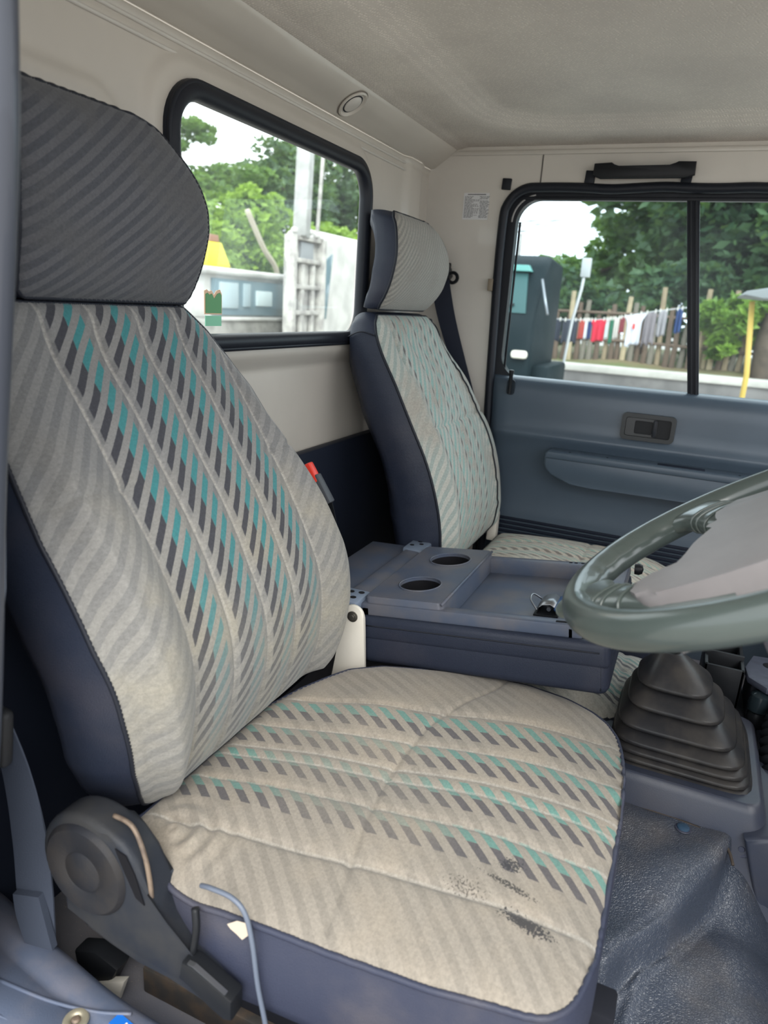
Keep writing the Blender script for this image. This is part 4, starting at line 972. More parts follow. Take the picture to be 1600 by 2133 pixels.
# vinyl engine-hump mat
mat_h = leather('hump_vinyl', (.038, .047, .067), .55, (.10, .09, .085), 300, .7, .30)
mat_h.node_tree.nodes['Principled BSDF'].inputs['Specular IOR Level'].default_value = .6
def hump(X, Y):
    # raised puffy pad near the tunnel, a seam ridge round it, then the lower slope down to the floor
    ry = np.interp(X, [-.10, .02, .04, .09, .14, .158, .175, .33], [.70, .735, .775, .842, .935, .985, 1.06, 1.3])
    top = -.738 + .038 * sstep(.80, .99, Y) + .010 * np.exp(-((X - .08) / .05) ** 2 - ((Y - .90) / .06) ** 2) - .05 * sstep(.15, .22, X)
    low = -.790 - .048 * (1 - sstep(.60, .82, Y)) - .045 * sstep(.15, .28, X) + .05 * sstep(.90, 1.0, Y) * (1 - sstep(.17, .25, X))
    f = sstep(-.020, .010, Y - ry)
    z = low * (1 - f) + top * f
    z = z + .005 * np.exp(-((Y - ry + .026) / .006) ** 2) - .004 * np.exp(-((Y - ry - .014) / .008) ** 2) + .0022 * np.sin(X * 45 + Y * 21) + .002 * np.sin(Y * 60 - X * 35 + np.sin(X * 30))
    z = z + .006 * np.exp(-((X - .045 - (Y - .70) * .2) / .006) ** 2) * (1 - f)
    return X, Y, np.maximum(z, ZF - .002)
hm = gridmesh('floor_mat', np.arange(-.10, .33, .004), np.arange(.50, 1.02, .004), hump, mat_h)
tag(hm, 'wrinkled navy vinyl mat moulded over the floor hump beside the driver cushion', 'floor mat')
fsn = thing('mat_fastener', 'round blue fastener stud on the vinyl hump mat', 'fastener', (.092, .975, -.70))
lathe('stud', [(0, .004), (.006, .004), (.0085, .0028), (.009, 0)], (.092, .975, -.7005), simple('stud_blue', (.03, .06, .10), .4), fsn, n=22)
lathe('washer', [(.0088, .001), (.011, .0008), (.0115, 0)], (.092, .975, -.7005), M_NAVY2, fsn, n=22)
tube_e = tube('trim_4', smoothpath([(-.02, .994, -.698), (.05, .992, -.700), (.12, .987, -.702), (.150, .975, -.708), (.160, .95, -.716)], 6), .0022, simple('mat_edge', (.05, .04, .033), .8), None, seg=6, kind='structure')

# bits ahead of the gear lever: tray, panel, hose, clear cup
ct = thing('storage_bin', 'small black open storage bin ahead of the gear lever boot', 'storage bin', (.14, 1.36, -.66))
for (a0, a1, b0, b1) in ((.100, .106, 1.30, 1.42), (.160, .166, 1.30, 1.42)): box('bin_wall', a0, a1, b0, b1, -.66, -.585, M_BLK, ct, bev=.0015)
for b0 in (1.30, 1.345, 1.414): box('bin_wall', .100, .166, b0, b0 + .006, -.66, -.585 + (0 if b0 < 1.31 else .008), M_BLK, ct, bev=.0015)
box('bin_floor', .100, .166, 1.30, 1.42, -.665, -.658, M_HOLE, ct, bev=0)
box('bin_base', .09, .18, 1.29, 1.42, ZF, -.665, M_VOID, ct, bev=.003)
sp_ = thing('switch_panel', 'dark slate plastic panel with a round hole ahead of the storage bin', 'panel', (.22, 1.38, -.62))
prism('face', [(.172, 1.30), (.168, 1.34), (.185, 1.40), (.30, 1.42), (.30, 1.28), (.20, 1.27)], -.605, -.592, XY, simple('panel_slate', (.055, .06, .085), .45, var=.3, vscale=60), sp_, bev=.004)
lathe('hole', [(0, .0005), (.012, .0005), (.013, 0)], (.212, 1.365, -.592), M_HOLE, sp_, n=24)
box('foot', .18, .30, 1.30, 1.40, ZF, -.605, M_VOID, sp_, bev=.003)
hs = thing('corrugated_hose', 'black corrugated hose lying to the right of the gear boot', 'hose', (.25, 1.2, -.75))
hp_ = smoothpath([(.27, 1.36, -.60), (.24, 1.27, -.62), (.225, 1.20, -.655), (.235, 1.13, -.70), (.27, 1.05, -.72)], 26)
tube('hose', hp_, [.026 + .004 * math.sin(i * 1.35) for i in range(len(hp_))], M_BLK, hs, seg=16)
lc_ = thing('lighter_knob', 'glossy black lever knob standing between the gear boot and the hose', 'knob', (.19, 1.31, -.65))
lathe('shaft', [(.012, -.12), (.014, -.03), (.016, -.01), (.012, .0)], (.196, 1.285, -.645), M_BLK, lc_, n=20)
lathe('knob', [(.012, 0), (.018, .006), (.019, .02), (.016, .034), (.008, .04), (0, .041)], (.196, 1.285, -.648), simple('gloss_knob', (.012, .018, .022), .1), lc_, n=24)
# unseen low firewall and dash, added to block light from below
box('unseen_firewall', .62, .66, YN, YW, ZF, -.25, M_VOID, None, bev=.01, kind='structure')
box('unseen_dash', .42, .62, .60, YW, ZF, -.45, M_TRAY, None, bev=.02, kind='structure')

# ================================================================ STEERING WHEEL
sw = thing('steering_wheel', 'green-grey four-spoke steering wheel with grey centre pad, cut off by the right edge', 'steering wheel', (.1, .735, -.18))
WC = Vector((.100, .740, -.180)); TW = .55
ea = Vector((math.cos(TW), 0, math.sin(TW))); eb = Vector((0, 1, 0)); en = ea.cross(eb)
if en.z < 0: en = -en
def wp(a, b, c=0): return WC + ea * a + eb * b + en * c
RW_, rw_ = .2035, .0178
path = []
rad = []
for k in range(180):
    t = 2 * PI * k / 180; path.append(wp(RW_ * math.cos(t), RW_ * math.sin(t))); 
V, F = tube_vf(path, rw_, 18, True, flat=1.0, up=tuple(en))
# finger scallops on the underside/inner side
V = np.array(V).reshape(180, 18, 3); C_ = np.array(path)[:, None]
for k in range(180):
    t = 2 * PI * k / 180; rd_ = np.array(ea * math.cos(t) + eb * math.sin(t)); q = V[k] - C_[k]
    inner_ = np.clip(-(q @ rd_) / rw_, 0, 1)
    V[k] += (rd_[None] * (inner_ * .0009 * (1 + math.sin(k * 2 * PI / 5.0)))[:, None]) * (1 if 120 < (k * 2) % 360 < 172 or 188 < (k * 2) % 360 < 240 else 0)
mesh('rim', V.reshape(-1, 3), F, M_WHEEL, sw)
def spoke(line, sg):
    """line: (a, b, width, c) stations from the rim to the pad; sg = +1 or -1 (the opposite pair)"""
    Vv = []; Ff = []; L_ = smoothpath(line, 5); P_ = np.array(L_); T_ = np.gradient(P_[:, :2], axis=0); T_ /= np.linalg.norm(T_, axis=1)[:, None]
    def ring(i, k_=1.0, n_=20):
        a, b_, wd, cz = P_[i]; tx, ty = T_[i]; out = []
        for k in range(n_):
            t = 2 * PI * k / n_; cc, sn = math.cos(t), math.sin(t)
            x_ = math.copysign(abs(cc) ** .75, cc) * wd / 2 * k_; y_ = math.copysign(abs(sn) ** .75, sn) * .0125 * (k_ + (k_ - 1) * 1)
            out.append(wp(sg * (a - ty * x_), sg * (b_ + tx * x_), cz + y_))
        return out
    for i in range(len(P_)): Vv += ring(i)
    for i in range(len(P_) - 1):
        for k in range(20): Ff.append((i * 20 + k, i * 20 + (k + 1) % 20, (i + 1) * 20 + (k + 1) % 20, (i + 1) * 20 + k))
    Ff.append(tuple(range(20)))
    sp = mesh('spoke', Vv, Ff, M_WHEEL, sw)
    for f_ in (.36, .46, .56): tube('spoke_ring', ring(int(len(P_) * f_), 1.02), .0018, M_WHEEL, sp, seg=6, closed=True)
lower = [(-.196, -.020, .070, -.001), (-.182, -.042, .052, .000), (-.160, -.064, .046, .000), (-.133, -.082, .048, -.001), (-.10, -.095, .055, -.006), (-.05, -.098, .06, -.012)]
upper = [(-.092, .182, .085, -.001), (-.076, .160, .060, .000), (-.062, .132, .052, .000), (-.048, .108, .056, -.002), (-.025, .088, .06, -.008), (.01, .07, .06, -.014)]
for L_ in (lower, upper):
    for sg in (1, -1): spoke(L_, sg)
# centre pad with arms reaching over the spokes
padp = [(-.140, -.062), (-.108, -.066), (-.090, -.036), (-.080, .0), (-.066, .030), (-.056, .052), (-.058, .084), (-.050, .122), (-.02, .118), (.05, .110), (.110, .112), (.134, .100), (.140, .062), (.108, .066), (.090, .036), (.080, 0), (.066, -.030), (.056, -.052), (.058, -.084), (.050, -.122), (.02, -.118), (-.05, -.124), (-.110, -.118), (-.130, -.104)]
padp = [tuple(q) for q in smoothpath(padp, 3, True)]
prism('horn_pad', padp, -.045, .014, lambda a, b_, d: wp(a, b_, d), M_WHEEL2, sw, bev=.010, seg=4)
# column shroud
bm = bmesh.new()
Mcol = Matrix(((ea.x, eb.x, en.x, WC.x), (ea.y, eb.y, en.y, WC.y), (ea.z, eb.z, en.z, WC.z), (0, 0, 0, 1)))
box_bm(bm, -.055, .075, -.055, .055, -.34, -.045, Mcol, .018, 3)
cs_ = frombm('column_shroud', bm, simple('shroud', (.10, .10, .125), .45), None, True)
tag(cs_, 'purple-grey steering column shroud below the wheel at the right edge', 'column shroud')

# ================================================================ OUTSIDE
def leaf_mat(name, c1, c2):
    m, n, b = mat_new(name); co = objco(n)
    oi = N(n, 'ShaderNodeAttribute'); oi.attribute_name = 'tone'
    f = math_(n, 'ADD', math_(n, 'MULTIPLY', oi.outputs['Fac'], .6), math_(n, 'MULTIPLY', noise(n, .6, 3, co), .5))
    n.links.new(mixc(n, ramp(n, f, .2, .9), c1, c2), b.inputs['Base Color']); b.inputs['Roughness'].default_value = .5
    tr_ = N(n, 'ShaderNodeBsdfTranslucent'); n.links.new(mixc(n, .5, c2, (.4, .6, .1)), tr_.inputs[0]); mx = N(n, 'ShaderNodeMixShader'); mx.inputs[0].default_value = .3
    out = n.nodes['Material Output']; n.links.new(b.outputs[0], mx.inputs[1]); n.links.new(tr_.outputs[0], mx.inputs[2]); n.links.new(mx.outputs[0], out.inputs[0])
    return m
L_BRIGHT = leaf_mat('leaf_bright', (.06, .14, .02), (.30, .46, .06)); L_DARK = leaf_mat('leaf_dark', (.02, .06, .03), (.09, .17, .07)); L_MID = leaf_mat('leaf_mid', (.03, .08, .02), (.14, .26, .06))
M_BARK = simple('bark', (.13, .095, .07), .9, var=.4, vscale=6)
def tree(name, label, base, blobs, leaf, mat, nleaf, seed, trunk=True, group=None, lean=(0, 0)):
    r = np.random.default_rng(seed); t = thing(name, label, 'tree', base, group)
    V = []; tone = []
    tot = sum(b_[3] * b_[4] * b_[5] for b_ in blobs) ** 1
    wsum = sum((b_[3] * b_[4] * b_[5]) ** .7 for b_ in blobs)
    for (x, y, z, rx, ry, rz) in blobs:
        k = int(nleaf * (rx * ry * rz) ** .7 / wsum)
        d = r.normal(size=(k, 3)); d /= np.linalg.norm(d, axis=1)[:, None]; rad_ = r.uniform(.35, 1, k) ** .5
        # break the blob up in clumps
        cl_ = r.normal(size=(max(6, k // 90), 3)); cl_ /= np.linalg.norm(cl_, axis=1)[:, None]; cl_ *= r.uniform(.45, 1.0, len(cl_))[:, None]
        idx = r.integers(0, len(cl_), k); p = cl_[idx] + d * rad_[:, None] * .26
        p = p * np.array([rx, ry, rz]) + np.array([x, y, z])
        a = r.normal(size=(k, 3)); a[:, 2] *= .5; a /= np.linalg.norm(a, axis=1)[:, None]; b2 = np.cross(a, r.normal(size=(k, 3))); b2 /= np.linalg.norm(b2, axis=1)[:, None]
        s_ = leaf * r.uniform(.6, 1.3, k)[:, None]
        V.append(np.stack([p - a * s_, p + b2 * s_ * .45, p + a * s_, p - b2 * s_ * .45], 1)); tone.append(np.repeat((r.uniform(0, 1, len(cl_))[idx] * .6 + r.uniform(0, .4, k)), 4))
    V = np.concatenate(V).reshape(-1, 3); tone = np.concatenate(tone)
    F = np.arange(len(V)).reshape(-1, 4)
    o = mesh('foliage', V, F, mat, t, False, kind='stuff')
    at = o.data.attributes.new('tone', 'FLOAT', 'POINT'); at.data.foreach_set('value', tone.astype(np.float32))
    if trunk:
        tp = smoothpath([(base[0], base[1], base[2]), (base[0] + lean[0] * .5, base[1] + lean[1] * .5, (base[2] + blobs[0][2]) / 2), (blobs[0][0], blobs[0][1], blobs[0][2])], 5)
        tube('trunk', tp, np.linspace(.28, .12, len(tp)), M_BARK, t, seg=10)
        for q in blobs[1:]: tube('branch', smoothpath([tp[len(tp) // 2], ((tp[-1][0] + q[0]) / 2, (tp[-1][1] + q[1]) / 2, (tp[-1][2] + q[2]) / 2), q[:3]], 3), .07, M_BARK, t, seg=6)
    return t
GZ = -1.6
# ground
M_GRD = simple('yard_ground', (.40, .375, .34), .95, var=.25, vscale=.7)
gridmesh('ground', np.linspace(-60, 60, 13), np.linspace(-40, 80, 13), lambda X, Y: (X, Y, GZ + 0 * X), M_GRD, kind='structure')
# behind the cab (seen through the rear window)
tree('tree', 'bright green leafy tree filling the lower middle of the rear window', (-16, 24, GZ), [(-16, 23.5, 1.4, 2.4, 2.6, 1.7), (-16, 20.6, 1.0, 2., 2.2, 1.6), (-15.5, 26.6, .9, 2, 2.2, 1.5), (-16, 23.2, 2.6, 1.6, 1.6, 1.0), (-16.3, 30.5, 1.6, 2.2, 2.2, 1.6)], .16, L_BRIGHT, 26000, 1)
tree('tree', 'tall dark tree standing behind the bright one in the rear window', (-21, 33, GZ), [(-21, 34, 5.4, 2.6, 3.6, 2.0), (-21, 30.5, 4.2, 2.6, 2.6, 1.2), (-21, 37.5, 6.5, 3, 3.4, 2.4), (-21, 35.2, 3.2, 2.4, 3.0, 1.8), (-21, 40, 4.6, 2.6, 2.6, 2.4)], .2, L_DARK, 22000, 2)
tree('tree', 'sparse dark crown at the left of the rear window under the sky', (-20, 24.5, GZ), [(-20, 25.0, 4.0, 1.8, 2.4, .8), (-20, 28.2, 4.6, 2.0, 2.4, .9), (-20, 24.5, 5.9, 1.6, 1.9, .9)], .16, L_MID, 6000, 3)
# white truck cab with its own window
M_TW = simple('truck_white', (.62, .62, .60), .45, var=.25, vscale=2.5); M_TG = simple('truck_glass', (.16, .24, .28), .08); M_TGL = simple('truck_grime', (.36, .35, .33), .6, var=.4, vscale=4)
wt = thing('white_truck_cab', 'parked white truck cab with a wide windscreen behind the rear window glass', 'truck', (-7.8, 10.5, GZ))
box('cab_body', -9.2, -7.02, 8.3, 12.0, GZ + .5, -.40, M_TGL, wt, bev=.08, seg=3)
box('cab_upper', -9.2, -7.1, 8.5, 11.85, -.42, .30, M_TW, wt, bev=.06, seg=3)
box('roof', -9.3, -6.98, 8.8, 11.9, .25, .36, M_TW, wt, bev=.05, seg=3)
box('windscreen', -7.12, -7.06, 9.45, 11.6, -.36, .20, M_TG, wt, bev=.02)
box('seat_shape', -7.07, -7.03, 9.6, 10.1, -.25, .15, simple('glass_reflection', (.40, .50, .54), .3), wt, bev=.015)  # pale flat panels on the windscreen standing for the seats
box('seat_shape', -7.07, -7.03, 10.25, 10.45, -.22, .15, simple('seat_pale_b', (.36, .46, .50), .3), wt, bev=.015)
box('rear_light_patch', -7.07, -7.02, 10.62, 11.1, -.20, .05, simple('pale_panel', (.55, .66, .68), .4), wt, bev=.02)
box('sill_bar', -7.05, -6.98, 9.5, 11.6, -.44, -.38, M_TW, wt, bev=.02)
for yy in (8.9, 11.4): lathe('wheel', [(0, -.12), (.42, -.12), (.45, -.05), (.45, .05), (.42, .12), (0, .12)], (-8.1, yy, GZ + .45), M_RUB, wt, ax=(0, 1, 0), n=24)
# tall pale loader column with box
mc = thing('steel_column', 'tall pale weathered steel column beside the parked white truck cab', 'column', (-6.1, 10.7, GZ))
M_COL = simple('weathered_white', (.52, .51, .48), .6, var=.45, vscale=5, col2=(.27, .26, .25))
for yy in (10.12, 11.08): box('upright', -6.15, -6.0, yy - .05, yy + .06, GZ, .92, M_COL, mc, bev=.015)
for zz_ in (-1.2, -.75, -.28, .12, .52, .86): box('cross_plate', -6.13, -6.04, 10.15, 11.1, zz_, zz_ + .07, M_COL, mc, bev=.01)
box('back_plate', -6.20, -6.14, 10.1, 11.12, GZ, .92, M_COL, mc, bev=.01)
box('dark_panel', -6.145, -6.09, 10.45, 10.85, .56, .84, simple('panel_grey', (.30, .32, .34), .5), mc, bev=.01)
box('centre_rail', -6.12, -6.05, 10.42, 10.52, GZ, .5, M_COL, mc, bev=.01)
box('centre_rail', -6.12, -6.05, 10.78, 10.86, GZ, .5, M_COL, mc, bev=.01)
bar('boom_arm', (-6.1, 10.45, .9), (-6.15, 10.62, 2.6), .22, .30, simple('boom_grey', (.40, .41, .40), .6, var=.3, vscale=4), mc, .02)
bar('boom_arm', (-6.1, 10.95, .9), (-6.15, 11.2, 2.6), .05, .06, M_COL, mc, .01)
for yy, zz_ in ((10.15, .98), (10.65, 1.0), (10.85, .97), (11.0, .96)): lathe('lamp_bead', [(0, -.05), (.05, -.03), (.06, 0), (.05, .03), (0, .05)], (-6.05, yy, zz_), M_TW, mc, n=12)
w2 = thing('white_van', 'white vehicle side with a narrow upright window at the right end of the rear window', 'truck', (-6.6, 12.3, GZ))
box('body', -6.92, -6.25, 11.25, 13.4, GZ + .4, 1.10, M_TW, w2, bev=.12, seg=4)
prism('side_window', [(11.38, -.35), (11.62, -.35), (11.78, .75), (11.52, .62)], -6.27, -6.22, YZ, M_TG, w2, bev=.01)
prism('door_frame', [(11.30, -.42), (11.36, -.42), (11.50, .70), (11.46, .74)], -6.26, -6.20, YZ, M_TGL, w2, bev=.01)
for yy in (11.7, 13.0): lathe('wheel', [(0, -.1), (.38, -.1), (.4, -.05), (.4, .05), (.38, .1), (0, .1)], (-6.5, yy, GZ + .4), M_RUB, w2, ax=(1, 0, 0), n=24)
yb = thing('yellow_machine', 'bright yellow tapered machine panel with rust-brown top above the white truck', 'machine', (-10.1, 12.5, GZ))
prism('yellow_panel', [(11.6, .98), (13.45, 1.0), (13.8, .51), (11.6, .47)], -10.4, -9.8, YZ, simple('yellow_paint', (.95, .80, .0), .4), yb, bev=.04)
prism('brown_top', [(11.9, 1.15), (13.4, 1.15), (13.43, 1.01), (11.9, .99)], -10.3, -9.85, YZ, simple('rust_brown', (.33, .17, .11), .8), yb, bev=.02)
box('mast', -10.3, -9.9, 12.4, 12.7, GZ, .5, M_TGL, yb, bev=.03)
sk = tube('fallen_branch', smoothpath([(-8, 11.74, 1.45), (-8, 12.1, 1.05), (-8, 12.35, .80), (-8, 12.8, .40), (-8.2, 12.9, -.3), (-8.4, 12.95, GZ)], 5), .05, simple('pale_branch', (.42, .38, .30), .8), None, seg=8)
tag(sk, 'pale bare leaning branch in front of the bright green tree', 'branch')
cp = thing('cream_post', 'pale orange wall edge at the far left of the rear window', 'wall', (-14, 16.5, GZ))
box('wall_slab', -14.3, -14.0, 14.2, 17.05, GZ, 6, simple('peach_wall', (.75, .58, .42), .8), cp, bev=.03)
box('coping', -14.4, -13.9, 14.1, 17.12, 6, 6.2, M_TW, cp, bev=.03)

# beyond the far door window
dt = thing('dark_truck', 'dark green-black truck parked at the left of the far door window', 'truck', (-2.6, 8.2, GZ))
M_DT = simple('dark_green_paint', (.008, .016, .019), .5, spec=.08); M_DG = simple('dark_truck_glass', (.04, .10, .10), .3, spec=.2)
prism('cab_shell', [(6.95, -1.1), (6.95, -.12), (7.05, .05), (7.25, .42), (7.5, .54), (8.15, .50), (8.15, -1.1)], -3.2, -1.50, lambda a, b_, d: (d, a, b_), M_DT, dt, bev=.06, seg=3)
prism('windscreen', [(-3.08, -.02), (-1.60, -.02), (-1.66, .36), (-3.0, .36)], 0, .03, lambda a, b_, d: (a, 7.02 + (b_ + .02) * .50 - d, b_), M_DG, dt, bev=.01)
prism('sun_visor', [(-3.0, .37), (-1.62, .37), (-1.66, .43), (-2.95, .43)], 0, .10, lambda a, b_, d: (a, 7.24 + (b_ - .4) * .4 - d, b_), simple('visor_green', (.09, .28, .25), .4), dt, bev=.01)
box('bumper', -3.25, -1.45, 6.75, 7.0, -1.15, -.75, M_BLK, dt, bev=.05)
box('grille', -2.8, -1.75, 6.90, 6.97, -.62, -.30, M_BLK, dt, bev=.02)
for zz_ in (-.56, -.48, -.40): box('grille_bar', -2.75, -1.8, 6.87, 6.91, zz_, zz_ + .025, M_CHAR, dt, bev=.005)
box('headlamp', -1.68, -1.52, 6.88, 6.96, -.44, -.36, simple('lamp_pale', (.75, .68, .58), .2), dt, bev=.03)
tube('wiper', [(-2.0, 6.97, -.02), (-1.72, 7.0, .06)], .012, M_BLK, dt, seg=6)
tube('mirror_arm', smoothpath([(-1.50, 7.1, .30), (-1.42, 6.95, .12), (-1.38, 6.95, -.02)], 5), .014, M_STEEL, dt, seg=6)
box('side_tank', -1.52, -1.34, 7.1, 8.1, -1.3, -.50, M_DT, dt, bev=.04)
for yy in (7.6,): lathe('wheel', [(0, -.14), (.45, -.14), (.48, -.05), (.48, .05), (.45, .14), (0, .14)], (-1.6, yy, GZ + .48), M_RUB, dt, ax=(1, 0, 0), n=24)
# concrete kerb wall and grass bank
kb = thing('concrete_kerb', 'long low concrete kerb wall with whitewashed top beyond the door window', 'kerb', (0, 13, GZ))
box('wall', -5.5, 16, 13.0, 13.25, GZ, -.93, simple('stained_concrete', (.22, .20, .19), .9, var=.4, vscale=2), kb, bev=.02)
box('cap', -5.5, 16, 12.95, 13.3, -.94, -.82, simple('whitewash', (.60, .56, .50), .8, var=.25, vscale=3), kb, bev=.02)
gridmesh('trim_5', np.linspace(-20, 20, 81), np.linspace(13.28, 22, 30), lambda X, Y: (X, Y, -.90 + .10 * sstep(13.3, 15, Y) + .04 * np.sin(X * 3.1) * np.sin(Y * 2.3) + .02 * np.sin(X * 11)), simple('bank_earth', (.20, .15, .08), .95, var=.6, vscale=1.2, col2=(.12, .15, .05)), kind='structure')
# bamboo fence
fe = thing('bamboo_fence', 'weathered tan bamboo fence of uneven canes behind the washing line', 'fence', (-.8, 14.6, -.8))
fm = [simple('cane_%s' % s_, c_, .8, var=.3, vscale=3) for s_, c_ in (('tan', (.36, .27, .17)), ('grey', (.22, .19, .15)), ('brown', (.15, .10, .07)), ('straw', (.48, .38, .24)))]
rr = random.Random(5); x = -3.3
cyl = {}
def cane_mesh(hh, mi):
    V, F = tube_vf([(0, 0, 0), (.01, 0, hh * .33), (-.008, 0, hh * .66), (0, 0, hh)], [.055, .05, .05, .044], 7)
    me = bpy.data.meshes.new('cane'); me.from_pydata([tuple(map(float, v)) for v in V], [], [tuple(map(int, f)) for f in F]); me.materials.append(fm[mi]); return me
cms = [cane_mesh(h_, i % 4) for i, h_ in enumerate((1.0, 1.15, .9, 1.3, 1.45, .8, 1.1, 1.25))]
while x < .9:
    o = bpy.data.objects.new('cane', rr.choice(cms)); COL.objects.link(o); attach(o, fe)
    o.matrix_parent_inverse = Matrix.Translation(-fe.location); o.location = (x, 14.6 + rr.uniform(-.05, .05), -.86); o.rotation_euler = (rr.uniform(-.03, .03), rr.uniform(-.05, .05), 0); x += rr.uniform(.10, .15)
for zz_ in (-.45, .05): tube('rail', [(-3.3, 14.54, zz_), (-1.2, 14.54, zz_ + .03), (.9, 14.54, zz_ - .02)], .03, fm[2], fe, seg=6)
# washing line and garments
LX = [-2.9, -2.1, -1.66, -1.3, -1.13, -.93, -.69, -.36, -.2]; LZ = [-.07, -.085, -.06, -.01, .04, .09, .14, .20, .225]
ln = tube('washing_line', [(x_, 12.0, z_) for x_, z_ in zip(LX, LZ)], .008, simple('line_cord', (.5, .5, .5), .6), None, seg=6)
tag(ln, 'washing line strung in front of the bamboo fence', 'washing line')
def linez(x): return float(np.interp(x, LX, LZ))
GM = {}
def garment(name, x0, x1, drop, col, label, sleeve=False, split=False, cat='garment'):
    t = thing(name, label, cat, ((x0 + x1) / 2, 12.0, linez((x0 + x1) / 2)), 'clothes drying on the washing line')
    m_ = simple('cloth_' + '_'.join('%02d' % int(c * 99) for c in col), col, .85, var=.15, vscale=6)
    nx, nz_ = 12, 10; r2 = random.Random(int(x0 * 1000)); ph = r2.uniform(0, 6)
    V = []; F = []
    for j in range(nz_ + 1):
        f_ = j / nz_
        for i in range(nx + 1):
            g = i / nx; xx = x0 + (x1 - x0) * g; wx = .0
            if sleeve and f_ < .25: wx = (g - .5) * .12 * (1 - f_ / .25)
            dr_ = drop * (1 - (.12 * abs(math.sin(PI * g * (2 if split else 1))) if split else .03 * math.sin(g * 9 + ph)))
            V.append((xx + wx, 12.0 + .025 * math.sin(g * 14 + ph) * (.3 + f_) , linez(xx) - .005 - dr_ * f_))
    for j in range(nz_):
        for i in range(nx): F.append((j * (nx + 1) + i, j * (nx + 1) + i + 1, (j + 1) * (nx + 1) + i + 1, (j + 1) * (nx + 1) + i))
    o = mesh('cloth', V, F, m_, t); so = o.modifiers.new('s', 'SOLIDIFY'); so.thickness = .006
    for xx in (x0 + (x1 - x0) * .15, x0 + (x1 - x0) * .85):
        box('peg', xx - .008, xx + .008, 11.985, 12.015, linez(xx) - .03, linez(xx) + .03, M_WHT, t, bev=.002)
    return t
garment('shirt', -2.32, -2.14, .34, (.03, .035, .05), 'dark shirt hanging at the left end of the washing line')
garment('trousers', -2.12, -1.89, .38, (.04, .045, .06), 'charcoal trousers on the washing line left of the dull red garment', split=True)
garment('shorts', -1.86, -1.78, .29, (.50, .08, .06), 'narrow dull red garment left of the small white towel')
garment('towel', -1.77, -1.73, .29, (.7, .72, .75), 'narrow white towel between the dull red and dark blue clothes')
garment('shirt', -1.72, -1.665, .29, (.03, .05, .16), 'dark blue shirt left of the large red shirt')
garment('shirt', -1.65, -1.46, .33, (.62, .02, .05), 'large bright red shirt in the middle of the washing line', sleeve=True)
garment('towel', -1.45, -1.40, .30, (.65, .7, .68), 'white towel to the right of the large red shirt')
garment('shirt', -1.39, -1.34, .38, (.03, .18, .10), 'green garment between two white ones on the line')
garment('towel', -1.33, -1.25, .31, (.6, .55, .5), 'pale patterned cloth right of the green garment')
garment('shirt', -1.24, -1.17, .24, (.28, .05, .06), 'dark red and black cloth left of the white shirt')
ws_ = garment('shirt', -1.13, -.92, .46, (.68, .68, .74), 'white shirt with a red badge on the chest', sleeve=True)
box('red_badge', -1.045, -1.01, 11.955, 11.965, linez(-1.03) - .22, linez(-1.03) - .14, M_RED, ws_, bev=.002)
garment('trousers', -.89, -.72, .52, (.22, .19, .20), 'grey-brown trousers right of the white shirt', split=True)
garment('shirt', -.70, -.57, .38, (.30, .28, .29), 'light grey shirt near the right end of the washing line')
garment('towel', -.45, -.36, .36, (.02, .05, .16), 'navy towel at the right end of the washing line')
# trees beyond
tree('tree', 'large dark overhanging tree behind the fence, right of the window divider', (1.6, 17, GZ), [(.6, 17, 2.7, 3.0, 2.0, 1.5), (2.4, 16.5, 1.6, 2.6, 2.0, 1.6), (-1.0, 17.5, 3.3, 1.8, 2, 1.2), (3.6, 17, 3.4, 2.6, 2, 1.6), (1.2, 17.6, 1.1, 1.7, 1.6, .9)], .15, L_DARK, 40000, 11)
tree('tree', 'mid green tree over the bamboo fence in the far door window', (-1.4, 18.5, GZ), [(-1.2, 18.5, 1.5, 1.8, 1.5, .9), (.1, 18.4, 1.2, 1.6, 1.5, .8), (-3.0, 19.5, .9, 1.4, 1.5, .6), (-.6, 18.2, 2.0, 1.2, 1.3, .6)], .14, L_MID, 16000, 12)
tree('shrub', 'leafy fern-like shrub right of the window divider above the kerb', (.6, 14.4, -.85), [(.55, 14.2, -.05, .55, .5, .5), (.15, 14.2, .25, .45, .4, .35), (.35, 14.2, -.3, .4, .4, .3)], .13, L_BRIGHT, 1800, 13, trunk=False)
tree('shrub', 'dark hedge mass behind the bamboo fence', (-1, 15.6, -.9), [(-2.6, 15.6, .1, 1.4, .6, .8), (-.4, 15.6, .2, 1.4, .6, .9), (1.8, 15.6, .1, 1.6, .6, .9), (3.6, 15.4, .2, 1.4, .6, 1.0)], .14, L_DARK, 15000, 14, trunk=False)
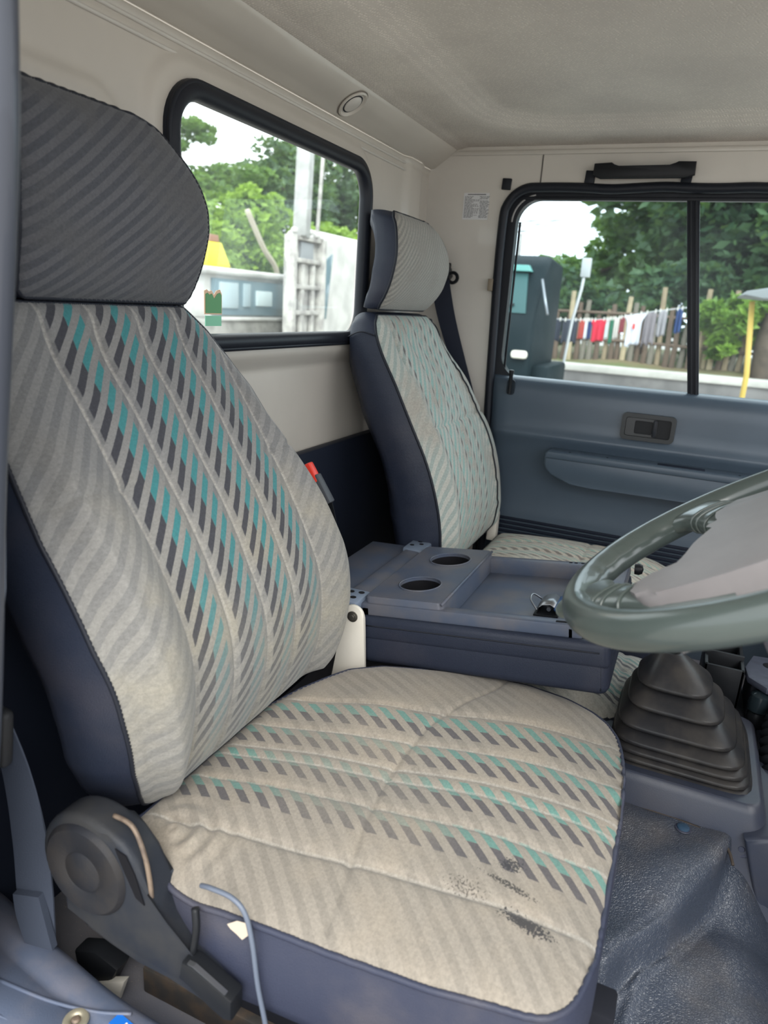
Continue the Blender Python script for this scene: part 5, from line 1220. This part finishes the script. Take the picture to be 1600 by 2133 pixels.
tk = tube('leaning_tree', smoothpath([(1.15, 14.2, -1.0), (1.08, 14.3, -.3), (1.15, 14.4, .3), (1.35, 14.6, 1.1), (1.7, 14.8, 2.2)], 6), np.linspace(.30, .16, 25), M_BARK, None, seg=12)
tag(tk, 'thick brown leaning tree stem at the right edge beyond the kerb', 'tree')
# yellow post with a small grey roof
yp = thing('kiosk_post', 'yellow post holding a small grey canopy right of the window divider', 'post', (.5, 9, GZ))
tube('post', [(.51, 9, GZ), (.50, 9, -.52), (.41, 9, .26)], .03, simple('yellow_post', (.60, .40, .08), .6), yp, seg=10)
prism('canopy', [(.26, .30), (.33, .355), (.55, .40), (1.3, .41), (1.3, .30), (.5, .29)], 8.7, 9.5, XZ, simple('canopy_grey', (.20, .21, .21), .6), yp, bev=.02)
# lamp tube with pale strip near dark truck
lt = thing('pale_pole', 'thin pale slanting pole in front of the fence, left of the red clothes', 'pole', (-1.36, 8.2, GZ))
tube('pole', [(-1.50, 8.4, GZ), (-1.385, 8.4, -.06), (-1.33, 8.4, .28), (-1.31, 8.4, .55)], .016, simple('pole_pale', (.55, .55, .55), .5), lt, seg=8)
box('pole_head', -1.36, -1.26, 8.37, 8.43, .40, .60, simple('head_pale', (.45, .46, .46), .5), lt, bev=.01)
# sheet-roof frame above the dark truck
rf = thing('shed_roof', 'pale shed roof frame of thin beams above the dark truck', 'roof', (-3, 11, GZ))
for k in range(6): tube('roof_beam', [(-5 + k * .48, 10.5, .98 + .02 * k), (-4.4 + k * .45, 13.8, 1.55 + .02 * k)], .012, simple('beam_pale', (.50, .50, .50), .6), rf, seg=6)
for k in range(3): tube('roof_beam', [(-5.2, 10.6 + k * 1.5, 1.0 + k * .26), (-2.5, 10.6 + k * 1.5, 1.08 + k * .26)], .012, simple('beam_pale_b', (.5, .5, .5), .6), rf, seg=6)
tube('roof_post', [(-2.62, 10.6, GZ), (-2.62, 10.6, 1.05)], .03, M_TGL, rf, seg=8)

# ---------------------------------------------------------------- lift everything so that the ground lies at z = 0
for o in list(S.objects):
    if o.parent is None and o.type != 'CAMERA' and o.type != 'LIGHT': o.location.z += H
